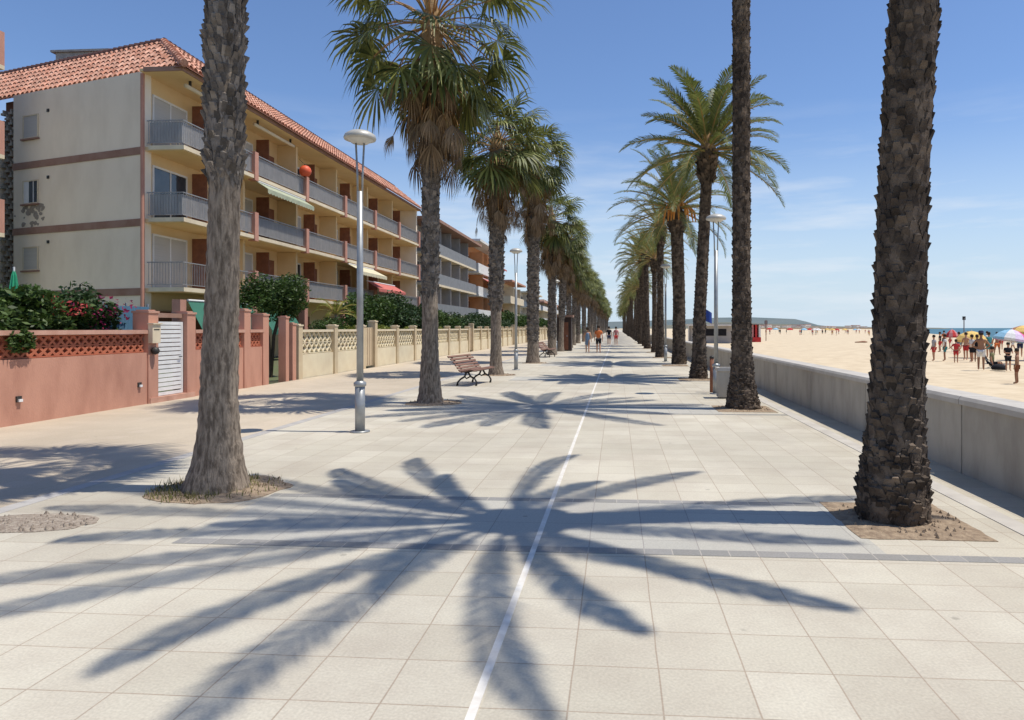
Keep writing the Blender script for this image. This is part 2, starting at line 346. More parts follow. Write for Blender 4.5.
def scales(mb, ax, z0, z1, dz=.095, per=11, out=.045, seed=2, tall=.12, rough=1.0):
    r_ = random.Random(seed); z = z0; row = 0
    while z < z1:
        for k in range(per):
            a = 2*pi*(k + (row % 2)*.5)/per + row*.06 + (r_.random()-.5)*.12*rough
            zc = z + (r_.random()-.5)*.035*rough; x, y, r = ax(max(zc,0))
            hw = pi/per*1.02*(.8+.3*r_.random()); hh = tall*(.8+.4*r_.random()); o = out*(.2 + 1.3*r_.random()**2)
            def P(da, dz_, ro): return (x+(r+ro)*cos(a+da), y+(r+ro)*sin(a+da), zc+dz_)
            tl = P(-hw*.55, hh*.75, o); tr_ = P(hw*.55, hh*.72, o*.95)
            mb.raw([P(0,-hh*.5,.002), P(-hw,hh*.1,.006), P(hw,hh*.1,.006), tl, tr_, P(-hw*.5,hh*.9,-.01), P(hw*.5,hh*.9,-.01)],
                   ((0,1,3,4,2),(3,5,6,4),(1,5,3),(2,4,6)))
        z += dz; row += 1

def feather(mb, ms, o, az, el, Ln, seed, droop=1.0, pairs=64, lw=.46, roll=0.0):
    """one date-palm frond: curved stem with two ranks of narrow leaflets"""
    r_ = random.Random(seed); d = Vector((cos(az)*cos(el), sin(az)*cos(el), sin(el)))
    p = Vector(o); n = 14; pts = [p.copy()]; dirs = [d.copy()]
    hz = Vector((cos(az), sin(az), 0))
    for i in range(n):
        t = (i+1)/n
        ang = -droop*(.035 + .16*t*t)
        ax_ = hz.cross(Vector((0,0,1))).normalized()
        d = (Quaternion(ax_, ang) @ d).normalized()
        p = p + d*(Ln/n); pts.append(p.copy()); dirs.append(d.copy())
    ms.tube(pts[:-2], [.028*(1-.85*i/(n-1)) + .003 for i in range(n-1)], 4, False)
    side0 = hz.cross(Vector((0,0,1))).normalized(); q = Quaternion(hz, roll + (r_.random()-.5)*.5)
    for k in range(pairs):
        t = .12 + .88*(k/(pairs-1)); u = t*n; i = min(int(u), n-1); fr = u - i
        c = pts[i].lerp(pts[i+1], fr); dd = dirs[i]
        sd = (q @ side0); up = sd.cross(dd).normalized()
        if up.z < 0: up = -up
        prof = (.35+.65*sin(min(1, (t-.05)*1.6)*pi/2)) * (1 if t < .7 else (1-.75*((t-.7)/.3)**1.5))
        for s_ in (-1, 1):
            l_ = lw*prof*(.85+.3*r_.random())
            v = (sd*s_*1.0 + dd*(.75+.5*t+.2*r_.random()) + up*(.35-.25*r_.random())).normalized()
            mid = c + v*l_*.55; tip = c + v*l_ - Vector((0,0,1))*l_*.18*(.5+r_.random()) 
            w_ = dd*.021*(.8+.4*r_.random())
            mb.raw([c-w_*.6, c+w_*.6, mid+w_, mid-w_, tip], ((0,1,2,3),(3,2,4)))

def date_palm(name, label, loc, h, axpts, fronds, seed, group, pairs=64, lw=.46):
    t = thing(name, label, 'palm tree', loc, 0, group)
    ax = trunk_axis(0, axpts); mb = MB(); core(mb, ax, h, 20, .1, .012, seed); 
    scales(mb, ax, .12, h-.1, .07, 15, .026, seed+1, .105, 2.0)
    # rough skirt of roots and old stubs at the foot and a swollen head of cut stubs
    scales(mb, ax, .0, .6, .045, 24, .024, seed+5, .075, 4.5)
    scales(mb, lambda z: (lambda q: (q[0], q[1], q[2]+.05+.10*max(0,min(1,(z-h+.9)/.8))))(ax(z)), h-.8, h+.05, .09, 13, .09, seed+7, .2, 1.5)
    mb.build('trunk', m_bark, t)
    x, y, r = ax(h); r_ = random.Random(seed+3); cr_ = MB(); st = MB()
    hm = MB(); hm.lathe([(.02,-.5),(.25,-.4),(.32,-.1),(.28,.2),(.16,.5),(.03,.8)], (x,y,h), 12); hm.build('palm_heart', m_heart, t)
    for k, (az, el, Ln, dr) in enumerate(fronds):
        o = Vector((x+.14*cos(az), y+.14*sin(az), h+.1+.35*max(0,sin(el))))
        feather(cr_, st, o, az, el, Ln, seed*100+k, dr, pairs, lw)
    cr_.build('crown', m_date, t); st.build('frond_stems', m_rach, t)
    return t

def std_fronds(seed, n, Ln, bias=None):
    r_ = random.Random(seed); fs = []
    for k in range(n):
        az = k*2.39996 + r_.random()*.3; q = (k+.5)/n      # golden angle; inner fronds upright
        el = R(-22 + 104*q**.95); fs.append((az, el, Ln*(.82+.25*r_.random())*(1-.2*max(0,q-.75)), .5+.5*r_.random()))
    return fs

GD = 'date palms lining the seaward side of the promenade'
ordn = ['nearest','second','third','fourth','fifth','sixth','seventh','eighth','ninth','tenth']
# nearest date palm, crown above the picture, its shadow star in front of the camera
b1 = G(893, 520)
az1 = [140,121,88,47,20,6,-8,-40,-66,-80,-104,-118,-137,-150,-168,178,166,154]
fr1 = []
rr = random.Random(11)
for a in az1:
    el = R(rr.uniform(8, 38)); fr1.append((R(a), el, 3.3*rr.uniform(.88,1.08)*{-40:.8,-66:.72,-80:.95,-104:1.05,-8:.85,-118:.95,-137:1.05,-150:1.22,-168:1.32,178:1.28,166:1.22,154:1.12}.get(a,1), rr.uniform(.75,1.05)))
for a in range(7): fr1.append((a*2.4, R(rr.uniform(55,80)), 2.6*rr.uniform(.8,1), 1.0))
P1 = date_palm('date_palm', 'nearest thick dark palm trunk on the right, its crown above the picture', b1, 8.3,
    [(0,0,0,.275),(.25,.0,0,.272),(.42,.01,0,.25),(.7,.02,0,.215),(1.2,.04,0,.20),(2.7,.08,0,.185),(3.5,.12,0,.182),(4.4,.18,0,.18),(8.3,.24,-.32,.18)], fr1, 21, GD, 64, lw=.30)
b2 = G(743, 409)
P2 = date_palm('date_palm', 'second palm on the right, bare straight trunk leaving the top of the picture', b2, 9.6,
    [(0,0,0,.34),(.2,-.01,0,.29),(.5,-.02,0,.235),(1,-.02,0,.195),(2.5,-.03,0,.165),(9.6,-.02,.1,.16)], [(a,max(e,R(20)),l,d*.8) for a,e,l,d in std_fronds(5,30,3.3)], 31, GD)
b3 = G(699, 379)
P3 = date_palm('date_palm', 'leaning palm on the right with its whole tall crown against the sky', b3, 7.0,
    [(0,-.02,0,.29),(.5,0,0,.22),(2,.02,0,.18),(4.5,.15,0,.17),(7.0,.27,0,.16)], std_fronds(8,48,2.7), 41, GD)
b4 = G(679, 364)
P4 = date_palm('date_palm', 'broad crowned palm right behind the leaning palm, orange fruit stalks at its heart', b4, 6.7,
    [(0,0,0,.34),(.5,0,0,.28),(3,0,0,.26),(6.7,-.12,0,.27)], std_fronds(12,44,3.1), 51, GD)
st = MB(); r_ = random.Random(3)
for k in range(16):
    a = r_.random()*2*pi; q = .5+.35*r_.random()
    st.tube([(-.12+.15*cos(a),.15*sin(a),6.8),(-.12+.6*q*cos(a),.6*q*sin(a),7.15),(-.12+1.0*q*cos(a),1.0*q*sin(a),6.75),(-.12+1.1*q*cos(a),1.1*q*sin(a),6.3)], [.03,.025,.06,.02], 5)
m_fruit = mat('orange_fruit_stalks', (.55,.20,.04), .7, (.6,.3,.07), 8); st.build('fruit_stalks', m_fruit, P4)
P5 = date_palm('date_palm', 'fifth palm of the seaward row, slim trunk just left of the broad crowned palm', Vector((2.35, 38.4, 0)), 6.9,
    [(0,0,0,.28),(.5,0,0,.21),(3,0,0,.17),(6.9,0,0,.17)], std_fronds(19,40,2.7), 61, GD, 30)
srcs = [P3, P4, P5]
hts = [1.0,.93,.98,.9,1.02,.95,1.0,.97]
for i in range(5, 36):
    Y = 5.9 + 8.1*i + rnd.uniform(-.4,.4); src = (P5, P3, P5)[i % 3]
    lab = f'{ordn[i]} palm from the camera in the seaward row of date palms' if i < 9 else 'distant date palm merged into the far end of the seaward row'
    dup(src, (2.45+rnd.uniform(-.12,.12), Y, 0), rnd.random()*6.28 if src is P5 else rnd.uniform(-.4,.4)+pi*(i%2), lab, GD, hts[i % 8]*rnd.uniform(.9,1.08)).rotation_euler = (rnd.uniform(-.03,.03), rnd.uniform(-.03,.03), (rnd.random()*6.28 if src is P5 else rnd.uniform(-.4,.4)+pi*(i%2)))
for i in range(36):
    pass
P2.scale = (1,1,1)

# --- fan palms (inland row)
def fan(mb, ms, o, az, el, pet, rad, seed, droop, nseg=26, spread=110):
    r_ = random.Random(seed); hz = Vector((cos(az), sin(az), 0)); ax_ = hz.cross(Vector((0,0,1))).normalized()
    d = Vector((cos(az)*cos(el), sin(az)*cos(el), sin(el))); p = Vector(o); pts = [p.copy()]
    for i in range(5):
        d = (Quaternion(ax_, -droop*.12) @ d).normalized(); p = p + d*pet/5; pts.append(p.copy())
    if ms is not None: ms.tube(pts, [.022,.018,.016,.014,.012,.010], 4, False)
    sd = Quaternion(d, (r_.random()-.5)*1.0) @ ax_; nrm = sd.cross(d).normalized()
    for k in range(nseg):
        a = R(-spread + 2*spread*(k+.5)/nseg + r_.uniform(-2,2)); l_ = rad*(1-.28*abs(a)/R(spread))*r_.uniform(.85,1.1)
        v = (d*cos(a) + sd*sin(a)).normalized(); wd = v.cross(nrm).normalized()
        wv = .5*rad*2*R(spread)/nseg*.5
        m1 = p + v*l_*.5 + nrm*.03*l_*(1 if k % 2 else -1); 
        g = Vector((0,0,-1)); dv = droop*(.25+.3*r_.random())
        v2 = (v + g*dv).normalized(); m2 = m1 + v2*l_*.28; v3 = (v2 + g*(dv*1.8)).normalized(); tip = m2 + v3*l_*.30
        mb.raw([p, m1-wd*wv, m1+wd*wv, m2-wd*wv*.55, m2+wd*wv*.55, tip], ((0,1,2),(1,3,4,2),(3,5,4)))

def fan_palm(name, label, loc, h, axpts, seed, group, ngreen=34, ndead=46, boot0=3.0, rad=.85, pet=1.1, skirt=1.7, per=12, boot_out=.07, dead_pet=.5, low=-35):
    t = thing(name, label, 'palm tree', loc, 0, group); ax = trunk_axis(0, axpts); mb = MB(); core(mb, ax, h, 26, .045, .006, seed)
    tr_ = mb.build('trunk', m_barkw, t, True)
    sm = MB(); scales(sm, ax, boot0, h-.1, .065, per, boot_out, seed+1, .13, 3.0); sm.build('leaf_bases', m_boot, t)
    x, y, r = ax(h); r_ = random.Random(seed+9)
    hm = MB(); hm.lathe([(r+.02,-.9),(r+.06,-.3),(r+.03,.1),(.12,.5),(.02,.9)], (x,y,h), 12); hm.build('palm_heart', m_heart, t)
    g = MB(); gs = MB(); dd = MB(); ds = MB()
    for k in range(ngreen):
        az = k*2.39996 + r_.random()*.4; q = (k+.5)/ngreen; el = R(low + (82-low)*q**1.1)
        fan(g, gs, (x+r*.6*cos(az), y+r*.6*sin(az), h-.1+.35*q), az, el, pet*(.8+.35*r_.random())*(1-.3*max(0,q-.7)), rad*(.85+.3*r_.random()), seed*50+k, .75+.5*r_.random())
    for k in range(ndead):
        az = k*2.39996 + r_.random()*.5; q = (k+.5)/ndead; zc = h - .25 - skirt*.55*q
        el = R(4 - 66*r_.random()**.75 )
        fan(dd, ds, (x+r*.8*cos(az), y+r*.8*sin(az), zc), az, el, dead_pet*(.5+.8*r_.random()), rad*(.42+.38*r_.random()), seed*77+k, 1.7+.9*r_.random(), 18, 45)
    g.build('crown', m_fan, t); gs.build('leaf_stalks', m_petiole, t); dd.build('dry_skirt', m_dry, t); ds.build('dry_stalks', m_petiole, t)
    return t
GF = 'fan palms lining the inland side of the promenade'
c1 = G(216, 490)
F1 = fan_palm('fan_palm', 'nearest palm on the left, smooth grey foot and shaggy upper trunk', c1, 7.7,
    [(0,0,0,.32),(.1,.0,0,.29),(.3,.02,0,.235),(.6,.025,0,.195),(.95,.03,0,.172),(1.9,.06,0,.152),(3.0,.09,0,.14),(3.15,.09,0,.168),(4.6,.09,0,.168),(7.7,.0,.6,.17)], 3, GF, 36, 30, 3.05, .9, 1.3, 1.0, 17, .045)
c2 = G(430, 403)
F2 = fan_palm('fan_palm', 'second palm on the left, green fans over a brown skirt beside the near lamp', c2, 8.0,
    [(0,0,0,.30),(.15,0,0,.25),(.5,0,0,.215),(1.2,-.0,0,.175),(2.3,0,0,.165),(4.5,.02,0,.175),(8.0,.04,0,.17)], 4, GF, 56, 210, 2.3, 1.0, 1.55, 3.0, 13, .04, .95, -42)
c3 = G(496, 375)
F3 = fan_palm('fan_palm', 'third palm on the left, shaggy grey trunk just past the first bench', c3, 7.7,
    [(0,0,0,.28),(.3,0,0,.22),(1,0,0,.18),(2.2,0,0,.18),(2.6,0,0,.235),(7.7,.05,0,.23)], 5, GF, 54, 150, 2.2, 1.05, 1.1, 2.7, 13, .06, .95, -34)
c4 = G(533, 363)
F4 = fan_palm('fan_palm', 'fourth palm on the left, the tallest of its row, thick dark trunk', c4, 9.2,
    [(0,0,0,.34),(.3,0,0,.29),(1,0,0,.25),(2.5,0,0,.26),(9.2,.05,0,.25)], 6, GF, 54, 190, 1.0, 1.0, 1.1, 3.9, 13, .06, 1.0, -32)
F5 = fan_palm('fan_palm', 'fifth palm on the left, full brown skirt behind the tallest palm', G(552, 355), 7.9,
    [(0,0,0,.32),(.3,0,0,.26),(2.5,0,0,.22),(7.9,0,0,.21)], 17, GF, 54, 160, 1.0, 1.1, 1.1, 3.2, 13, .06, 1.05, -36)
fs_ = [F3, F5, F4]
for i in range(5, 34):
    src = (F3, F5, F3, F5, F5)[i % 5]; Y = 6.2 + 8.4*i + rnd.uniform(-.5,.5)
    lab = f'{ordn[i]} palm from the camera in the inland row of fan palms' if i < 9 else 'distant fan palm merged into the far end of the inland row'
    dup(src, (-3.95+rnd.uniform(-.15,.15), Y, 0), rnd.random()*6.28, lab, GF, rnd.uniform(.84,1.04)).rotation_euler = (rnd.uniform(-.03,.03), rnd.uniform(-.03,.03), rnd.random()*6.28)

# pits
pit('tree_pit', b1.x+.05, b1.y+.0, .50, .56, m_soil, True, 1)
for i in range(1, 10):
    pit('tree_pit', 2.46 if i > 1 else b2.x, 5.8+8.1*i if i > 1 else b2.y, .55, .55, m_soil, True, i+1)
pit('tree_pit', c1.x+.02, c1.y+.05, .66, .60, m_soil, False, 31)
for i, c in enumerate((c2, c3, c4)): pit('tree_pit', c.x+.08, c.y, .6, .6, m_soil, False, 41+i)
pit('tree_pit', G(33, 523).x, G(33, 523).y, .52, .27, m_gravel, False, 51)
g = MB(); r_ = random.Random(5)
for k in range(900):
    a = r_.random()*2*pi; d = .28+.34*r_.random()**1.2; x = c1.x+d*cos(a); y = c1.y+d*sin(a)*.95
    if x > c1.x+.2 and r_.random() < .75: continue
    hgt = .03+.07*r_.random(); q = .006; b = r_.random()*6.28; dx, dy = q*cos(b), q*sin(b); lx, ly = (r_.random()-.5)*.08, (r_.random()-.5)*.08
    g.raw([(x-dx,y-dy,.01),(x+dx,y+dy,.01),(x+lx,y+ly,hgt)], ((0,1,2),))
tag(g.build('grass', m_grass), 'sparse green and dry grass round the foot of the near left palm', 'grass', None, 'stuff')

# ------------------------------------------------------------------ street lamps
def lamp(label, loc, h=4.5):
    t = thing('street_lamp', label, 'street lamp', loc, 0, 'mushroom headed street lamps')
    m = MB(); m.tube([(0,0,0),(0,0,.02),(0,0,.02)], [.15,.15,.1], 14); m.tube([(0,0,.015),(0,0,.72)], .075, 14); m.build('base', m_pole, t, True)
    m = MB(); m.lathe([(.075,.70),(.095,.715),(.095,.76),(.055,.79)], n=14); m.build('collar', m_pole, t, True)
    m = MB(); m.tube([(0,0,.75),(0,0,h-.85)], [.052,.045], 14); m.build('pole', m_pole, t, True)
    m = MB()
    for s_ in (-1, 1): m.tube([(s_*.035,0,h-1.0),(s_*.04,0,h-.6),(s_*.065,0,h-.1)], .016, 8)
    m.build('fork', m_pole, t, True)
    m = MB(); m.lathe([(.0,h-.11),(.12,h-.11),(.17,h-.075),(.2,h-.06)], n=24); m.build('lamp_glass', m_lampglass, t, True)
    m = MB(); m.lathe([(.18,h-.06),(.235,h-.055),(.245,h-.03),(.225,h+.02),(.155,h+.065),(.07,h+.09),(.0,h+.095)], n=28); m.build('lamp_hood', m_lamp, t, True)
    return t
l1 = lamp('tall grey street lamp standing alone on the pavement before the second left palm', G(360, 432), 4.55)
kidsof = None
dup(l1, G(516, 370), 0, 'slim street lamp beside the shaggy third palm on the left')
dup(l1, G(556, 353.5), 0, 'third street lamp along the inland palms, by the dark kiosk')
dup(l1, G(716, 394), 0, 'street lamp with a litter bin at its foot on the seaward side', None, (1, 1, .94))
dup(l1, (2.3, 33.5, 0), 0, 'far street lamp half hidden between the seaward palms')
dup(l1, (-4.1, 60, 0), 0, 'farthest street lamp, among the inland palms beyond the walkers')

# litter bin
t = thing('litter_bin', 'square grey litter bin beside the seaward street lamp', 'litter bin', G(725, 398))
m = MB(); m.box((-.17,-.17,.03),(.17,.17,.62)); m.build('bin_body', m_conc, t)
m = MB(); 
for a, b in (((-.2,-.2,.625),(.2,-.13,.70)),((-.2,.13,.625),(.2,.2,.70)),((-.2,-.13,.625),(-.13,.13,.70)),((.13,-.13,.625),(.2,.13,.70))): m.box(a, b)
m.build('rim', m_cop, t)
m = MB(); m.box((-.14,-.14,0),(.14,.14,.03)); m.build('foot', m_iron, t)
t = thing('post', 'low dark bollard at the foot of the seaward street lamp', 'bollard', G(716.5, 391) + Vector((-.16,-.35,0)))
m = MB(); m.tube([(0,0,0),(0,0,.85)], .055, 12); m.build('shaft', m_brown, t, True); m = MB(); m.lathe([(.06,.85),(.065,.87),(.05,.9),(0,.915)], n=12); m.build('cap', m_iron, t, True)

# ------------------------------------------------------------------ benches
def bench(label, loc, rz=0):
    t = thing('bench', label, 'bench', loc, rz, 'slatted promenade benches')   # sits facing +X, long side along Y
    Lh = .9
    prof_seat = [(.30,.43),(.24,.455),(.17,.45),(.10,.43),(.03,.41),(-.04,.395)]
    prof_back = [(-.11,.43),(-.165,.50),(-.22,.575),(-.28,.65),(-.35,.73),(-.43,.80)]
    for nm, pr in (('seat', prof_seat), ('backrest', prof_back)):
        m = MB()
        for i, (x, z) in enumerate(pr):
            a = pr[max(i-1,0)]; b = pr[min(i+1,len(pr)-1)]; d = Vector((b[0]-a[0], 0, b[1]-a[1])).normalized()
            nrm = Vector((-d.z, 0, d.x)); m.obox((x,-Lh,z),(x,Lh,z),.058,.03, nrm)
        m.build(nm, m_wood, t)
    for y in (-.62,.62):
        m = MB(); m.tube([(.30,y,.415),(.2,y,.42),(.0,y,.375),(-.1,y,.39),(-.2,y,.53),(-.44,y,.78)], .024, 6)
        m.tube([(.05,y,.38),(.12,y,.26),(.24,y,.2),(.30,y,.1),(.28,y,.0)], [.03,.028,.025,.025,.035], 6)
        m.tube([(.0,y,.37),(-.05,y,.25),(-.17,y,.18),(-.25,y,.1),(-.27,y,.0)], [.03,.028,.025,.025,.035], 6)
        m.tube([(.12,y,.26),(.0,y,.2),(-.05,y,.25)], .02, 6)
        m.build('iron_leg', m_iron, t, True)
    return t
bn = bench('brown slatted bench between the second and third left palms', G(474, 384), R(-8))
dup(bn, G(547, 357), R(-8), 'smaller looking far bench under the fourth palm on the left')
# ------------------------------------------------------------------ more below

# ------------------------------------------------------------------ garden walls on the inland side
WX = -9.9
def zx(px, X=WX): return atX(px, 328, X).y     # distance along a wall line from a picture column
def lattice_diag(mb, x, y0, y1, z0, z1, cell=.2, th=.035, dep=.09):
    n = max(1, round((y1-y0)/cell)); cy = (y1-y0)/n; rows = max(1, round((z1-z0)/cell)); cz = (z1-z0)/rows
    for i in range(n):
        for j in range(rows):
            a = y0+i*cy; b = z0+j*cz
            mb.obox((x,a+.005,b+.005),(x,a+cy-.005,b+cz-.005), dep, th, Vector((1,0,0)) if False else Vector((0,-1,1)).normalized())
            mb.obox((x,a+.005,b+cz-.005),(x,a+cy-.005,b+.005), dep*.96, th, Vector((0,1,1)).normalized())
    for j in range(rows+1): mb.box((x-dep/2-.002,y0,z0+j*cz-.012),(x+dep/2+.002,y1,z0+j*cz+.012))

def pink_wall(y0, y1, label, low=1.08, high=1.56):
    t = thing('garden_wall', label, 'wall', (WX, (y0+y1)/2, 0)); c = (y0+y1)/2
    a, b = y0-c, y1-c
    m = MB(); m.box((-.2,a,-.1),(0,b,low)); m.build('lower_wall', m_pink, t)
    m = MB(); lattice_diag(m, -.1, a+.03, b-.03, low+.02, high-.10, .19, .045); m.build('lattice', m_terra, t)
    m = MB(); m.box((-.24,a,high-.08),(.04,b,high)); m.build('coping', m_pinkcap, t)
    return t
yg0, yg1 = zx(157), zx(186)
pink_wall(2.0, yg0-.32, 'salmon garden wall topped with terracotta lattice, left of the white gate')
def post(x, y, h, m, label, wd=.32, capm=None, group=None, name='gate_post'):
    t = thing(name, label, 'post', (x, y, 0), 0, group)
    k = MB(); k.box((-wd,-wd/2,-.1),(.03,wd/2,h)); k.build('shaft', m, t)
    k = MB(); k.box((-wd-.02,-wd/2-.02,h),(.05,wd/2+.02,h+.045)); k.box((-wd+.04,-wd/2+.04,h+.045),(-.01,wd/2-.04,h+.07)); k.build('cap', capm or m, t)
    return t
post(WX, yg0-.16, 1.92, m_pink, 'salmon post on the near side of the white slatted gate', capm=m_pinkcap)
post(WX, yg1+.16, 1.92, m_pink, 'salmon post on the far side of the white slatted gate', capm=m_pinkcap)
# white slatted gate
t = thing('garden_gate', 'white slatted metal garden gate in the salmon wall', 'gate', (WX-.08, (yg0+yg1)/2, 0)); hw = (yg1-yg0)/2-.02
m = MB()
for a, b in (((-.02,-hw,.12),(.02,-hw+.06,1.74)),((-.02,hw-.06,.12),(.02,hw,1.74)),((-.02,-hw+.06,.12),(.02,hw-.06,.19)),((-.02,-hw+.06,1.67),(.02,hw-.06,1.74))): m.box(a,b)
m.build('gate_frame', m_gate, t); m = MB()
for i in range(15):
    z = .22+i*.097; m.box((-.012,-hw+.062,z),(.016,hw-.062,z+.078))
m.build('slats', m_gate, t)
m = MB(); m.tube([(.02,hw-.1,.95),(.06,hw-.1,.95),(.06,hw-.2,.95)], .01, 8); m.build('handle', m_iron, t)
t = thing('gate_threshold', 'raised salmon step under the white slatted gate', 'step', (WX, (yg0+yg1)/2, 0)); m = MB(); m.box((-.3,-hw-.3,-.05),(.05,hw+.3,.11)); m.build('step_block', m_pinkcap, t)
t = thing('gate_lintel', 'brown wooden beam joining the posts above the white gate', 'beam', (WX-.14, (yg0+yg1)/2, 1.83)); m = MB(); m.box((-.06,-hw-.0,0),(.06,hw,.1)); m.build('beam', m_band2, t)
t = thing('letter_box', 'cream letter box fixed to the post left of the white gate', 'letter box', (WX+.03, yg0-.20, 1.28)); m = MB(); m.box((0,-.13,0),(.10,.13,.40)); m.build('box_body', m_slab, t)
m = MB(); m.box((.101,-.09,.28),(.106,.09,.30)); m.build('slot', m_iron, t); m = MB(); m.box((-.0,-.15,.40),(.13,.15,.425)); m.build('lid', m_slab, t)
t = thing('wall_lamp', 'dark round wall lamp just below the cream letter box', 'lamp', (WX+.02, yg0-.2, 1.12)); m = MB(); m.lathe([(0,-.09),(.07,-.06),(.085,0),(.06,.06),(0,.08)], (.08,0,0), 12); m.build('lamp_shell', m_iron, t, True); m = MB(); m.box((0,-.03,-.03),(.03,.03,.03)); m.build('bracket', m_iron, t)
for px_, lb in ((18,'small white floor light low on the salmon wall, nearest the camera'),(139,'small white floor light low on the salmon wall, near the gate')):
    t = thing('recessed_light', lb, 'light', (WX, zx(px_), .42)); m = MB(); m.box((.0,-.05,-.05),(.025,.05,.05)); m.build('housing', m_iron, t); m = MB(); m.box((.026,-.03,-.045),(.05,.045,.0)); m.build('cover', m_gate, t)
pink_wall(yg1+.32, zx(244)-.0, 'salmon garden wall with lattice between the white gate and the tall pillar')
post(WX, zx(246.5), 2.05, m_pink, 'tall salmon pillar in the wall behind the near left palm', capm=m_pinkcap)
pink_wall(zx(249), zx(263), 'short salmon lattice wall before the open gateway', 1.08, 1.56)
post(WX, zx(265), 1.95, m_pink, 'salmon post left of the open gateway', capm=m_pinkcap)
post(WX, zx(286.5), 1.9, m_pink, 'salmon post right of the open gateway', .2, capm=m_pinkcap)
ya, yb_ = zx(267.5), zx(284)
t = thing('garden_gate', 'brown and white wooden gate standing ajar in the open gateway', 'gate', (WX-.15, ya+.05, 0), R(35)); m = MB()
m.box((-.02,0,.12),(.02,.07,1.7)); m.box((-.02,.8,.12),(.02,.87,1.7)); m.box((-.02,.07,1.62),(.02,.8,1.7)); m.box((-.02,.07,.12),(.02,.8,.2)); m.build('gate_frame', m_gate, t)
m = MB(); m.box((-.012,.071,.21),(.012,.799,1.61)); m.build('gate_panel', m_band2, t)
post(WX, zx(293.5), 1.7, m_pink, 'salmon end pillar where the cream wall begins', .24, capm=m_pinkcap)

# cream walls with posts and diagonal lattice panels
GP = 'cream lattice garden wall bays'; GQ = 'cream posts between the wall bays'
ycur = zx(297); bays = []
edges = [zx(p) for p in (300,332,364)]
def cream_bay(y0, y1, n):
    c = (y0+y1)/2; t = thing('garden_wall', f'cream lattice wall bay, {n}', 'wall', (WX-.03, c, 0), 0, GP); a, b = y0-c, y1-c
    m = MB(); m.box((-.18,a,-.1),(0,b,.76)); m.build('lower_wall', m_cream, t)
    m = MB(); lattice_diag(m, -.09, a+.02, b-.02, .79, 1.47, .34, .04, .08); m.build('lattice', m_cream, t)
    m = MB(); m.box((-.2,a,1.47),(.02,b,1.55)); m.build('coping', m_slab, t)
names = ['first after the salmon wall','second after the salmon wall']
y = zx(302); k = 0; gate_px = [(364,378)]
post(WX, y-.15, 1.66, m_creampost, 'cream post next to the salmon end pillar', .28, m_slab, GQ, 'wall_post')
seq = [('b',2.45),('b',2.1),('g',1.0)]
far_names = ['third','fourth','fifth','sixth','seventh','eighth','ninth','tenth']
ib = 0; ig = 0
words_ = ['first','second','third','fourth','fifth','sixth','seventh','eighth','ninth','tenth','eleventh','twelfth']
while y < 150:
    for kind, ln in (('b',2.5),('b',2.5),('g',1.05),('b',2.6)):
        if kind == 'b':
            cream_bay(y, y+ln, f'{words_[ib]} beyond the salmon wall' if ib < 12 else 'far away behind the inland palms'); ib += 1
        else:
            t = thing('garden_gate', (f'{words_[ig]} tall grey brown gate in the cream wall' if ig < 4 else 'distant gate in the far cream wall'), 'gate', (WX-.1, y+ln/2, 0), 0, 'gates in the cream wall'); ig += 1
            m = MB(); m.box((-.02,-ln/2+.02,.08),(.02,ln/2-.02,1.62)); m.build('gate_panel', m_creampost, t)
            m = MB()
            for q in range(5): m.box((.02,-ln/2+.06+q*.2,.1),(.032,-ln/2+.08+q*.2,1.6))
            m.build('gate_ribs', m_band2, t)
        y += ln
        h_ = 1.82 if kind == 'g' or ln == 2.5 and False else 1.66
        lab = f'cream wall post after the {words_[ib-1]} lattice bay' if (ib <= 12 and kind == 'b') else (f'cream post beyond the {words_[ig-1]} grey brown gate' if kind == 'g' and ig <= 4 else 'distant cream post behind the inland palms')
        post(WX, y+.14, 1.85 if kind == 'g' else 1.66, m_creampost, lab, .28, m_slab, GQ, 'wall_post'); y += .28

# ------------------------------------------------------------------ apartment building with balconies
def P3D(x, y, z): return Vector((x, y, z))
XB = -19.15; XF = -17.45; Y0 = 27.1; BAY = 5.62; NB = 6
FL = [3.25, 6.08, 9.0]; EAVE = 12.05
gd = Vector((-.955, .297, 0)).normalized()      # the gable wall runs away from the street at this slant
bl = thing('apartment_building', 'long ochre apartment block with pink piers, balconies and red tiled roof', 'building', (XB, Y0, 0))
def BW(p): return Vector(p) - Vector((XB, Y0, 0))
def bpart(mb, name, m, par=None, sm=False):
    o = mb.build(name, m, par or bl, sm)
    return o
def slanted(mb, u0, u1, z0, z1, o0, o1):    # block on the gable plane: u along gd, o outwards (towards the camera)
    nrm = Vector((-.297, -.955, 0)); vs = []
    for z in (z0, z1):
        for u, o in ((u0,o0),(u1,o0),(u1,o1),(u0,o1)): p = gd*u + nrm*o; vs.append((p.x, p.y, z))
    mb.raw(vs, ((0,1,2,3),(7,6,5,4),(0,4,5,1),(1,5,6,2),(2,6,7,3),(3,7,4,0)))
YE = Y0 + BAY*NB
# gable wall
m = MB(); slanted(m, 0.0, 8.3, 0, EAVE, -.3, 0); bpart(m, 'gable_wall', m_beige)
for z in FL: m = MB(); slanted(m, .15, 8.32, z-.32, z-.02, 0.0, .035); bpart(m, 'floor_band', m_band2)
m = MB(); slanted(m, -.02, .16, 0, EAVE-.1, .001, .06); bpart(m, 'corner_pilaster', m_pier)
